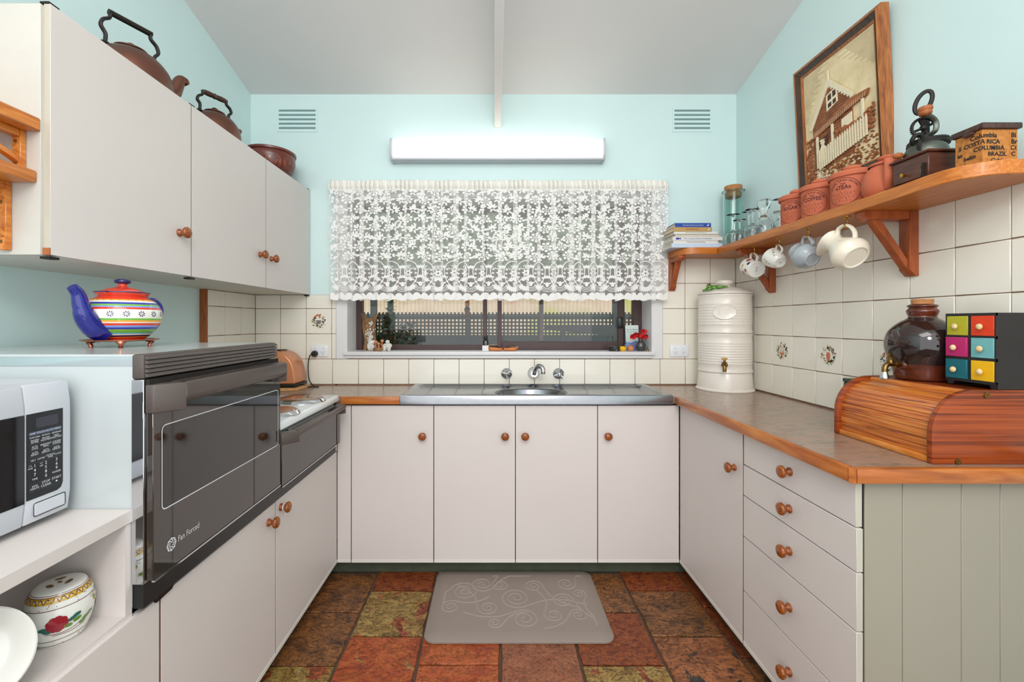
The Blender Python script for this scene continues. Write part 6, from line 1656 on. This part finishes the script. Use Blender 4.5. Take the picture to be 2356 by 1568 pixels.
for q in ((-.052,-.006,.090,.5,1.05,'red poppy drooping lowest in front of the card'), (-.030,-.008,.104,1.0,1.15,'red poppy in front of the middle of the card'), (-.016,-.012,.098,.2,1.1,'red poppy hanging over the lip of the pewter jug'), (.004,-.006,.092,.8,1.1,'red poppy right above the pewter jug'), (.016,-.002,.122,.3,1.1,'highest red poppy near the window casing'), (.028,-.004,.096,1.2,1.0,'red poppy over the pewter jug handle')): poppy(*q)
t = thing('brass_bell', 'tiny brass bell on the sill beside the pewter jug', 'bell', (sill(1489, 2.70), 2.700, WS))
MB().lathe(sprof([(.009,0),(.0085,.003),(.006,.010),(.004,.015),(.0015,.018),(.003,.022),(0,.026)], 3), 16).build('bell_body', M['agedbrass'], t)

# ================================================================== LACE CURTAIN
cu = thing('lace_curtain', 'white floral lace valance curtain with scalloped hem over the window', 'curtain', (0, 0, 0))
CX0, CX1, CB, CHH = -.978, 1.040, 1.436, .655
rndc = random.Random(31); plan = [(CX0, 2.600)]; xx = CX0
while xx < CX1 - .10:                                   # flat panels separated by small folded-back pleats
    w_ = rndc.uniform(.040, .105); f_b = rndc.uniform(.014, .034); yy = 2.597 + rndc.uniform(-.004, .004)
    plan += [(xx + w_*.35, yy - .007), (xx + w_*.8, yy - .004), (xx + w_ + f_b*.85, yy - .001), (xx + w_ + f_b, yy + .003), (xx + w_ + f_b*.8, yy + .007), (xx + w_ + f_b*.1, yy + .009), (xx + w_, yy + .007)]
    xx += w_
plan += [((xx + CX1)/2, 2.592), (CX1, 2.600)]
pl_acc = [0.0]
for p_, q_ in zip(plan, plan[1:]): pl_acc.append(pl_acc[-1] + math.hypot(q_[0]-p_[0], q_[1]-p_[1]))
CLW = pl_acc[-1]
import bisect
def csurf(s_, v, off=0.0):
    i = min(max(bisect.bisect_right(pl_acc, s_) - 1, 0), len(plan) - 2); t_ = (s_ - pl_acc[i])/max(pl_acc[i+1] - pl_acc[i], 1e-9)
    x = plan[i][0] + (plan[i+1][0] - plan[i][0])*t_; y = plan[i][1] + (plan[i+1][1] - plan[i][1])*t_
    k_ = 1.25 - .75*v/CHH
    return (x + .004*math.sin(s_*9)*(1 - v/CHH), 2.598 + (y - 2.598)*k_ + .003*math.sin(s_*21+v*4) - off, CB + v + .003*math.sin(s_*17)*(1 - v/CHH))
def hem(s_): return .005*math.cos(2*PI*s_/.095)
b = MB(); NU, NV = 1400, 10; vs = []
for i in range(NU+1):
    s_ = CLW*i/NU
    for j in range(NV+1):
        v = CHH*j/NV; vs.append(csurf(s_, v if j else hem(s_)))
b.add(vs, [(i*(NV+1)+j, (i+1)*(NV+1)+j, (i+1)*(NV+1)+j+1, i*(NV+1)+j+1) for i in range(NU) for j in range(NV)])
b.build('netting', M['net'], cu, recalc=False)
L = MB(); rnd = random.Random(21); F = lambda s_, v: csurf(min(max(s_, 0), CLW), min(max(v, 0), CHH), .0014)
def petal(cx, cy, d_, r0, ln, wd, n=9):
    c_, s2 = math.cos(d_), math.sin(d_); pts = []
    for k in range(n):
        a = 2*PI*k/n; x = r0 + ln/2 + ln/2*math.cos(a); y = wd/2*math.sin(a)*(1 - .25*math.cos(a)); pts.append((cx + (x*c_ - y*s2)*1.25, cy + x*s2 + y*c_))
    L.fan(pts, F)
def rose(cx, cy, sc):
    a0 = rnd.uniform(0, 2*PI)
    for k in range(7): petal(cx, cy, a0 + k*2*PI/7, .0125*sc, .0135*sc, .0130*sc, 10)
    for k in range(5): petal(cx, cy, a0 + .4 + k*2*PI/5, .0045*sc, .0075*sc, .0075*sc, 8)
    petal(cx, cy, 0, -.003*sc, .006*sc, .006*sc, 7)
def sprig(cx, cy, sc):
    a0 = rnd.uniform(.4, 2.7)
    for k in (-2, -1, 0, 1, 2): petal(cx, cy, a0 + k*.60, .004*sc, (.026 - .003*abs(k))*sc, .0098*sc, 10)
    for k in (-1, 1): petal(cx, cy, a0 + PI + k*.6, .003*sc, .018*sc, .0085*sc)
def bud(cx, cy, sc):
    a0 = rnd.uniform(0, 2*PI)
    for k in range(3): petal(cx, cy, a0 + k*.75, .001, .015*sc, .008*sc, 8)
rows = 8
for r in range(rows):
    v0 = .255 + r*.0555; n = int(CLW/.076)
    for k in range(n+1):
        s0 = CLW*(k + (.5 if r % 2 else 0))/n + rnd.uniform(-.007,.007); vv_ = v0 + rnd.uniform(-.008,.008)
        if s0 > CLW: continue
        (rose if (k + r) % 2 == 0 else sprig)(s0, vv_, rnd.uniform(1.0,1.18))
        bud(s0 + .038, vv_ + rnd.uniform(-.012,.012), rnd.uniform(.8,1.15)); bud(s0 + rnd.uniform(-.01,.01), vv_ + .028, rnd.uniform(.7,1.0))
# border of medallions, fans and dots above the hem
per = .142
for k in range(int(CLW/per)+1):
    c_ = (k+.5)*per
    if c_ > CLW-.03: continue
    pts = [(c_ + .058*math.sin(a)*(1 - .22*math.cos(a)), .152 + .078*-math.cos(a)) for a in [2*PI*q/36 for q in range(37)]]
    L.ribbon(pts, .0050, F)
    for q in range(7): petal(c_, .110, PI/2 + (q-3)*.42, .006, .026, .010)
    for q in range(6): petal(c_, .158, q*PI/3, .005, .016, .012)
    for q in range(5): L.ribbon([(c_ - .016 + q*.008, .178), (c_ - .016 + q*.008, .200 + .006*(2-abs(q-2)))], .0018, F)
    for s2 in (-1, 1):
        L.ribbon([(c_ + s2*(.014 + .020*t_*math.cos(t_*6)), .196 + .020*t_*math.sin(t_*6)) for t_ in [q/16 for q in range(17)]], .0036, F)
        for q in range(4):
            for h_ in range(4): petal(c_ + s2*(.046 - .003*abs(q-1.5)), .108+.024*q, h_*PI/2+.4, .001, .0065, .006, 6)
    for q in range(11): petal(c_, .086, math.radians(190 + q*16), .014, .026, .0095)
    c2 = c_ + per/2
    for rr_, w in ((.022,.0032),(.032,.0026),(.041,.0034)):
        L.ribbon([(c2 + rr_*1.15*math.cos(a), .092 + rr_*math.sin(a)) for a in [PI + PI*q/16 for q in range(17)]], w, F)
    for q in range(9): a = PI + PI*(q+.5)/9; petal(c2 + .027*1.15*math.cos(a), .092 + .027*math.sin(a), a, -.002, .004, .003, 6)
    petal(c2, .078, PI/2, .0, .030, .016); petal(c2, .096, 0.3, .003, .016, .010); petal(c2, .096, PI-.3, .003, .016, .010)
    for q in range(5): petal(c2, .128, math.radians(30+q*30), .003, .018, .009)
    for q in range(5): petal(c2, .185, math.radians(30+q*30), .003, .020, .009)
# hem: solid scalloped band with picots
NH = 1400; vs = []
for i in range(NH+1):
    s_ = CLW*i/NH; top = .022 + .020*abs(math.sin(PI*s_/.0475))**.7; vs += [F(s_, max(0, .001)), F(s_, top*.5), F(s_, top)]
    vs[-3] = csurf(s_, hem(s_), .0014)
L.add(vs, [f for i in range(NH) for f in ((3*i,3*i+3,3*i+4,3*i+1),(3*i+1,3*i+4,3*i+5,3*i+2))])
lo = L.build('lace_pattern', M['lace'], cu, recalc=False, smooth=False); lo['kind'] = 'stuff'
# gathered heading on the rod
b = MB(); NU = 1500; vs = []; rnd = random.Random(8)
top = [rnd.uniform(-.005,.006) for _ in range(200)]
for i in range(NU+1):
    u = i/NU; x = CX0 + (CX1-CX0)*u; p = 2*PI*(120*u + .8*math.sin(2*PI*9*u)); q = u*198; k = int(q); tz = top[k]*(1-(q-k)) + top[k+1]*(q-k)
    for v, amp, dy in ((-.006,.005,0),(.000,.0045,-.002),(.004,.003,-.002),(.009,.0045,-.006),(.020,.006,-.010),(.032,.006,-.006),(.037,.003,-.001),(.046+tz*.6,.006,0),(.056+tz,.007,.002)):
        vs.append((x + .003*math.sin(p*.5), 2.600 + dy + amp*math.sin(p + v*20), CB+CHH+v))
n9 = 9
b.add(vs, [(i*n9+j, (i+1)*n9+j, (i+1)*n9+j+1, i*n9+j+1) for i in range(NU) for j in range(n9-1)])
M['heading'] = cloth_mat('lace_heading', (246, 243, 236), 1.0, .12)
b.build('gathered_heading', M['heading'], cu, recalc=False)
MB().cyl((CX0-.004, 2.603, CB+CHH+.022), (CX1+.004, 2.603, CB+CHH+.022), .006, 12).build('rod', M['white'], cu)
for x in (CX0+.002, CX1-.002): MB().box(x-.004, x+.004, 2.603, YB, CB+CHH+.016, CB+CHH+.028).build('rod_bracket', M['white'], cu)
